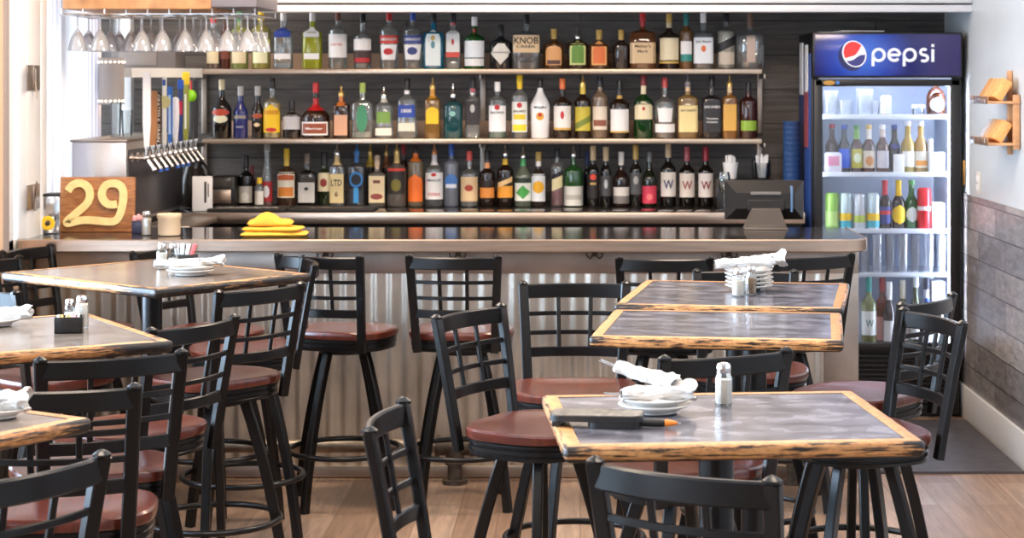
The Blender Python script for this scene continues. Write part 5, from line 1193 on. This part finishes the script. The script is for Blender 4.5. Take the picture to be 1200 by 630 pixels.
clip_ell((lambda u: -.12 + .62 * max(0, u) ** 1.2 - .1 * u, lambda u: 1.0), 'globe_red', pm('logo_red', rgb(222, 50, 50), .4, emit=.3), -.0288)
clip_ell((lambda u: -1.0, lambda u: -.34 - .12 * u + .1 * math.sin(u * 3)), 'globe_blue', pm('logo_blue', rgb(56, 56, 120), .4, emit=.2), -.0288)
# grille
b = MB()
for i in range(12): b.box((0, .0, .06 + i * .024), (fw - .06, .02, .011), .002)
b.box((0, .025, .2), (fw - .02, .02, .36)); b.build('base_grille', M_fblack, t)
MB().box((fpx(1131) - .012, -.03, zy(202, FY)), (.012, .025, .13), .004).build('door_pull', M_brass, dr)  # brass colour stands for gold light reflected on the handle
# shelves
FSZ = [zy(134, FY + .12), zy(201, FY + .12), zy(267, FY + .12), zy(318, FY + .12)]
M_fshelf = pm('white_wire_shelf', rgb(232, 238, 248), .4)
for z in FSZ:
    MB().box((icx, .31, z - .011), (iw - .02, .46, .006), .002).box((icx, .08, z - .012), (iw - .02, .008, .024), .002).build('fridge_shelf', M_fshelf, t)
FSZ.append(zin0 - .024)
# poster strips on fridge side (seen edge on)
pt = thing('poster_sign', 'blue poster with white slips on the fridge side', 'poster', (fx0, FY + .3, 0))
MB().box((-.004, 0, 1.35), (.006, .5, 1.1), .001).build('poster_sheet', pm('poster_blue', rgb(44, 74, 140), .4), pt)
MB().box((-.01, -.12, zy(80, FY)), (.004, .12, .25)).build('white_slip', M_paper, pt); MB().box((-.011, .1, zy(80, FY)), (.006, .13, .28)).build('white_slip', M_paper, pt)
MB().box((-.009, -.1, zy(140, FY)), (.004, .16, .3)).build('poster_photo', pm('poster_photo', rgb(150, 70, 76), .5), pt)
for k, (x0, x1) in enumerate(((964, 1000), (988, 1040))):
    tag(MB().box(((xy(x0, FY) + xy(x1, FY)) / 2, FY + .25, fz1 + .004 + .007 * k), (xy(x1, FY) - xy(x0, FY), .2, .006), 0, Matrix.Rotation(.1 * k, 3, 'Z')).build('paper_sheet', M_paper), ['loose white sheet lying on top of the drinks fridge', 'second paper lying higher on top of the drinks fridge'][k], 'paper')
# fridge contents
def fb(px, w, ytop, sh, kind, body, labels, cap, lab, **kw):
    yy = FY + kw.pop('d', .16); Z = FSZ[sh] - .0075 + .0005 if sh < 4 else FSZ[4] + .002
    yb = VY + (H - Z) * F / yy; hw = w / 2 * yy / F; h = (yb - ytop) * yy / F
    return bottle(xy(px, yy), yy, Z, hw, h, kind, body, labels, cap, lab, name=kw.pop('name', 'beer_bottle'), group='drinks inside the fridge', **kw)
AMBG = ('tint', rgb(120, 60, 24)); 
fb(975, 16, 145, 1, 'beer', AMBG, [], RED, 'brown bottle with red cap behind the pink printed jug in the fridge', d=.24)
fb(989.5, 14, 146, 1, 'beer', ('dark', rgb(40, 24, 20)), [(.1, .5, .9, rgb(50, 90, 200))], BLU, 'fridge beer bottle with blue label')
fb(1004, 14, 146, 1, 'beer', AMBG, [(.1, .5, .9, rgb(190, 180, 70)), (.2, .42, .6, rgb(214, 220, 180), 'oval', 0, .0014)], GRN, 'fridge beer bottle with yellow green label', neck=(.7, .95, rgb(120, 160, 70)))
fb(1018, 15, 146, 1, 'beer', AMBG, [(.1, .46, .9, rgb(216, 200, 180)), (.14, .36, .6, rgb(200, 130, 60), 'oval', 0, .0014)], GOLD, 'fridge beer bottle with cream and orange round label', neck=(.7, .95, rgb(220, 210, 196)))
fb(1034, 15, 146, 1, 'beer', AMBG, [(.1, .46, .9, rgb(206, 200, 206))], WH, 'fridge beer bottle with pale grey label', neck=(.74, .95, rgb(210, 190, 180)))
fb(1048, 14, 146, 1, 'beer', ('dark', rgb(36, 22, 22)), [(.5, .6, .7, rgb(60, 60, 130))], BLU, 'dark fridge bottle behind a small white card', d=.2)
fb(1064, 16, 142, 1, 'beer', ('tint', rgb(230, 200, 90)), [(.12, .42, .9, rgb(236, 232, 220))], WH, 'clear fridge bottle of yellow beer with white label', liquid=(rgb(214, 170, 30), .7))
fb(1079, 16, 142, 1, 'beer', ('tint', rgb(232, 190, 90)), [(.1, .42, .9, rgb(236, 230, 214)), (.14, .24, .8, rgb(230, 150, 50), 'rect', 0, .0014)], WH, 'clear fridge bottle of golden beer with orange striped label', liquid=(rgb(220, 160, 40), .66))
def ftag(o, lab, cat): return tag(o, lab, cat, 'drinks inside the fridge')
def fz(sh): return FSZ[sh] - .0075 if sh < 4 else FSZ[4] + .002
yy = FY + .12
t = thing('plastic_jug', 'white jug with pink print in the fridge', 'jug', (xy(976, yy), yy, fz(1)), 0, 'drinks inside the fridge')
MB().box((0, 0, .055), (.09, .06, .11), .014).build('jug_body', pm('frosted_jug', rgb(226, 222, 232), .4), t); MB().box((0, -.0305, .065), (.06, .001, .05)).build('pink_print', pm('pink_print', rgb(226, 150, 180), .5), t)
ftag(MB().box((xy(1053, yy), yy - .01, fz(1) + .05), (.056, .02, .1), .003).build('price_card', M_paper), 'small blank white card among the fridge beer bottles', 'card')
t = thing('spray_carton', 'bright white carton with white neck at the shelf end in the fridge', 'carton', (xy(1097.5, yy), yy + .01, fz(1)), 0, 'drinks inside the fridge')
MB().box((0, 0, .055), (.082, .06, .11), .008).build('carton_body', M_paper, t); MB().cyl((-.03, 0, .108), .013, .07, 14).build('carton_neck', M_paper, t)
# cans
def can(px, w, ytop, sh, bands, lab, d=.14):
    yy = FY + d; Z = fz(sh); h = zy(ytop, yy) - Z; r = w / 2 * yy / F
    t = thing('drink_can', lab, 'can', (xy(px, yy), yy, Z), 0, 'drinks inside the fridge')
    MB().lathe([(r * .8, 0), (r * .86, .003), (r, .012), (r, h - .012), (r * .84, h - .002), (r * .8, h), (r * .74, h - .004)], 20).build('can_body', pm('can_paint', bands[0], .3, .3), t)
    for i, (z0, z1, c) in enumerate(bands[1:]): MB().lathe([(r + .0006, z0 * h), (r + .0006, z1 * h)], 20, cap=False).build('can_band', pm('can_band', c, .35), t)
    MB().lathe([(r * .78, h - .003), (r * .7, h - .002)], 20).build('can_lid', M_chrome, t)
can(975, 16, 226, 2, [rgb(150, 196, 90), (.1, .5, rgb(180, 210, 120))], 'green can in the fridge')
can(991, 15, 226, 2, [rgb(206, 226, 228), (.25, .45, YEL), (.06, .24, rgb(70, 170, 190))], 'white can with yellow and teal bands beside the green can')
can(1007, 15, 227, 2, [rgb(210, 214, 220), (.2, .4, rgb(190, 206, 90))], 'white can with lime band in the fridge')
can(1023, 15, 226, 2, [rgb(196, 216, 222), (.25, .45, YEL), (.06, .24, rgb(80, 180, 200))], 'white can with yellow and teal bands beside the brown bottles')
fb(1037, 15, 211, 2, 'beer', ('dark', rgb(44, 24, 26)), [(.12, .46, .9, rgb(60, 70, 140)), (.3, .38, .8, RED, 'rect', 0, .0014)], RED, 'fridge bottle with blue label and red neck', neck=(.7, .95, rgb(190, 50, 60)))
fb(1053, 16, 211, 2, 'beer', ('dark', rgb(44, 24, 16)), [(.1, .5, .97, YEL, 'oval')], YEL, 'fridge bottle with yellow oval label and yellow neck', neck=(.68, .95, YEL))
fb(1068, 15, 211, 2, 'beer', ('tint', rgb(40, 140, 40)), [(.14, .46, .85, rgb(226, 232, 226), 'oval')], GRN, 'green glass fridge bottle with white oval label')
can(1083, 16, 220, 2, [rgb(214, 40, 46), (.46, .56, rgb(236, 226, 226))], 'red can in the fridge')
ftag(MB().box((xy(1100, yy), yy + .05, fz(2) + .07), (.07, .1, .14), .008).build('white_carton', M_paper), 'white carton beside the red can in the fridge', 'carton')
# top shelf
def tumb(px, w, ytop, sh, lab, d=.16, flare=1.06, name='pint_glass'):
    yy = FY + d; Z = fz(sh); h = zy(ytop, yy) - Z; r = w / 2 * yy / F
    o = MB().lathe([(r * .86, 0), (r * .88, .006), (r * flare, h), (r * flare - .002, h), (r * .84, .014), (.002, .012)], 20).build(name, M_fridgeglass, loc=(xy(px, yy), yy, Z)); ftag(o, lab, 'glass')
tumb(972, 20, 106, 0, 'tall clear pitcher at the fridge corner of the top shelf', name='pitcher'); tumb(990, 17, 117, 0, 'short clear tumbler between two pitchers in the fridge'); tumb(1013, 20, 104, 0, 'second tall clear pitcher in the fridge', name='pitcher'); tumb(1026, 10, 118, 0, 'slim clear glass beside a pitcher in the fridge')
can(1038, 13, 112, 0, [rgb(236, 234, 234), (.0, .1, rgb(120, 80, 70))], 'tall white can alone on the top fridge shelf')
t = thing('glass_jar', 'small lidded jar on the top fridge shelf', 'jar', (xy(1076, yy), yy, fz(0)), 0, 'drinks inside the fridge')
MB().lathe([(.026, 0), (.032, .004), (.032, .04)], 20).build('jar_body', M_cellglass, t); MB().lathe([(.034, .04), (.034, .056), (.03, .058)], 20).build('jar_lid', M_paper, t)
t = thing('growler_jug', 'big amber growler with white oval label in the fridge', 'bottle', (xy(1098, yy), yy + .03, fz(0)), 0, 'drinks inside the fridge')
MB().lathe([(.045, 0), (.05, .006), (.05, .1), (.04, .13), (.016, .15), (.015, .165)], 24).build('growler_body', body_mat(AMBG), t)
o = patch([(.05, 0), (.05, .2)], 2, 1, .02, .1, .75, 'oval', .001); o.build('growler_label', M_paper, t)
# glasses shelf
for i, px in enumerate(range(968, 1112, 15)):
    tumb(px, 11, 274, 3, 'upright clear pint glass on the fridge glass shelf', d=.12 + .02 * (i % 2)); 
for o in COL.objects:
    if o.get('label') == 'upright clear pint glass on the fridge glass shelf': o['group'] = 'pint glasses in the fridge'
# wine shelf
fb(1018, 18, 322, 4, 'wine', ('tint', rgb(170, 176, 110)), [(.16, .5, .95, rgb(236, 236, 230))], rgb(50, 150, 140), 'fridge white wine bottle with teal capsule and lettered label', neck=(.76, .99, rgb(60, 160, 150)), text=[('W', .33, .5, .1, rgb(60, 120, 116))], name='wine_bottle', d=.13)
fb(1034, 15, 322, 4, 'wine', ('tint', rgb(190, 110, 90)), [(.06, .4, .93, rgb(226, 140, 130))], rgb(170, 60, 60), 'fridge rose wine bottle with red capsule', neck=(.76, .99, rgb(180, 60, 66)), name='wine_bottle', d=.22)
fb(1042, 14, 330, 4, 'slope', ('dark', rgb(60, 50, 50)), [(.08, .4, .93, rgb(230, 226, 226))], WH, 'fridge wine bottle with white capsule behind the nearer stools', neck=(.72, .99, WH), name='wine_bottle', d=.13)
fb(1058, 15, 328, 4, 'slope', ('tint', rgb(150, 150, 110)), [(.08, .42, .93, rgb(214, 190, 180))], rgb(226, 220, 196), 'fridge wine bottle with cream capsule', neck=(.72, .99, rgb(226, 220, 196)), name='wine_bottle', d=.16)
fb(1073, 14, 322, 4, 'slope', ('tint', rgb(120, 130, 90)), [(.1, .4, .93, WH)], rgb(210, 214, 210), 'fridge slim green wine bottle with silver capsule', name='wine_bottle', d=.14)
fb(1086, 13, 325, 4, 'slope', ('solid', rgb(226, 230, 240)), [(.5, .7, .8, BLU)], rgb(40, 40, 60), 'fridge white bottle with blue shoulder', name='wine_bottle', d=.14)
ftag(MB().box((xy(1100, yy), yy + .06, fz(4) + .17), (.07, .12, .34), .006).build('wine_carton', M_paper), 'tall white carton at the bottom of the fridge', 'carton')

# ------------------------------------------------------------------ right wall things
def wallX(py_from): return XR
Yc = 8.98
t = thing('wall_mount_card_rack', 'two tier wooden card rack fixed to the pale wall', 'rack', (XR, Yc, 0))
za, zb2 = zy(118, Yc), zy(166, Yc)
MB().box((-.012, 0, (za + zb2) / 2 + .04), (.02, .04, za - zb2 + .2), .003).build('spine', M_orange_wood, t)
MB().box((-.02, -.17, (za + zb2) / 2 + .0), (.03, .022, za - zb2 + .06), .003).build('side_post', M_orange_wood, t)
for z, cs in ((za, (rgb(196, 140, 84), rgb(220, 160, 96), rgb(224, 164, 98), rgb(230, 170, 100))), (zb2, (rgb(190, 186, 190), rgb(200, 160, 120), rgb(220, 160, 96), rgb(228, 168, 100)))):
    tr = MB().box((-.08, 0, z - .006), (.15, .38, .012), .002).box((-.153, 0, z + .008), (.004, .38, .03), .001).build('tray', M_orange_wood, t)
    MB().box((-.1565, 0, z + .004), (.003, .385, .034), .001).build('clear_lip', M_cellglass, tr)
    for i, c in enumerate(cs):
        MB().box((-.078, .13 - .085 * i, z + .052), (.045, .072, .1), .002, Matrix.Rotation(.55, 3, 'Y')).build('card_deck', pm('card_stock', c, .6, var=.08, scale=60), t)
t = thing('light_switch', 'pale double light switch plate on the wall by the fridge', 'switch', (XR, 9.72, zy(214, 9.72)))
MB().box((-.004, 0, 0), (.008, .075, .115), .003).build('switch_plate', pm('switch_plate', rgb(220, 212, 200), .4), t)
for dz in (-.022, .022): MB().box((-.011, 0, dz), (.008, .02, .032), .002).build('rocker', M_white, t)
tag(MB().box((XR - .004, 8.62, zy(120, 8.62)), (.004, .17, .34), .001).build('wall_sign', pm('pale_notice', rgb(226, 220, 224), .6)), 'pale notice sheet on the wall beside the card rack', 'notice')
# floor mat
p0, p1 = at_z(1004, 553, 0), at_z(1186, 553, 0)
tag(MB().prism([(1.27, 8.58), (1.985, 8.58), (1.985, 9.9), (1.27, 9.9)], .0, .012).build('floor_mat', pm('charcoal_mat', rgb(74, 70, 72), .6, var=.12, scale=12)), 'charcoal floor mat in front of the drinks fridge', 'mat')

# ------------------------------------------------------------------ light and camera
def area(name, loc, size, rot, power, col):
    l = bpy.data.lights.new(name, 'AREA'); l.shape = 'RECTANGLE'; l.size, l.size_y = size; l.energy = power; l.color = col
    o = bpy.data.objects.new(name, l); COL.objects.link(o); o.location = loc; o.rotation_euler = rot; return o
BLUE = (.60, .79, 1.0); DAY = (.86, .93, 1.0); WARM = (1.0, .80, .61)
area('window_daylight', (XL - .35, 5.2, 1.75), (2.0, 4.2), (0, -PI / 2, 0), 680, BLUE)
area('window_daylight', (XL - .35, .8, 1.75), (2.0, 3.8), (0, -PI / 2, 0), 300, BLUE)
area('window_daylight', (XL - .35, 9.4, 1.85), (1.6, 2.3), (0, -PI / 2, 0), 60, DAY)
for x, y, p in ((-1.2, 7.4, 58), (.7, 7.4, 52), (-1.2, 4.2, 34), (.7, 4.2, 32), (0, 1.5, 26)):
    area('ceiling_panel', (x, y, ZC - .03), (.9, .5), (0, 0, 0), p, WARM)
area('bar_strip', (-.6, 9.5, 2.7), (2.8, .2), (.35, 0, 0), 30, WARM)
w = bpy.data.worlds.new('daylight'); SC.world = w; w.use_nodes = True
bg = w.node_tree.nodes['Background']; bg.inputs[0].default_value = (.9, .95, 1.0, 1); bg.inputs[1].default_value = 2.2

cam = bpy.data.cameras.new('camera'); co = bpy.data.objects.new('camera', cam); COL.objects.link(co)
co.location = (0, 0, H); co.rotation_euler = (PI / 2, 0, 0)
cam.sensor_width = 36; cam.sensor_fit = 'HORIZONTAL'; cam.lens = 36 * F / 1200
cam.shift_x = (600 - VX) / 1200; cam.shift_y = (VY - 315) / 1200
cam.clip_start = .05; cam.clip_end = 60
cam.dof.use_dof = True; cam.dof.focus_distance = 5.6; cam.dof.aperture_fstop = 8.0
SC.camera = co
SC.view_settings.view_transform = 'Standard'; SC.view_settings.look = 'None'; SC.view_settings.gamma = 1; SC.view_settings.use_curve_mapping = False
SC.view_settings.exposure = .12
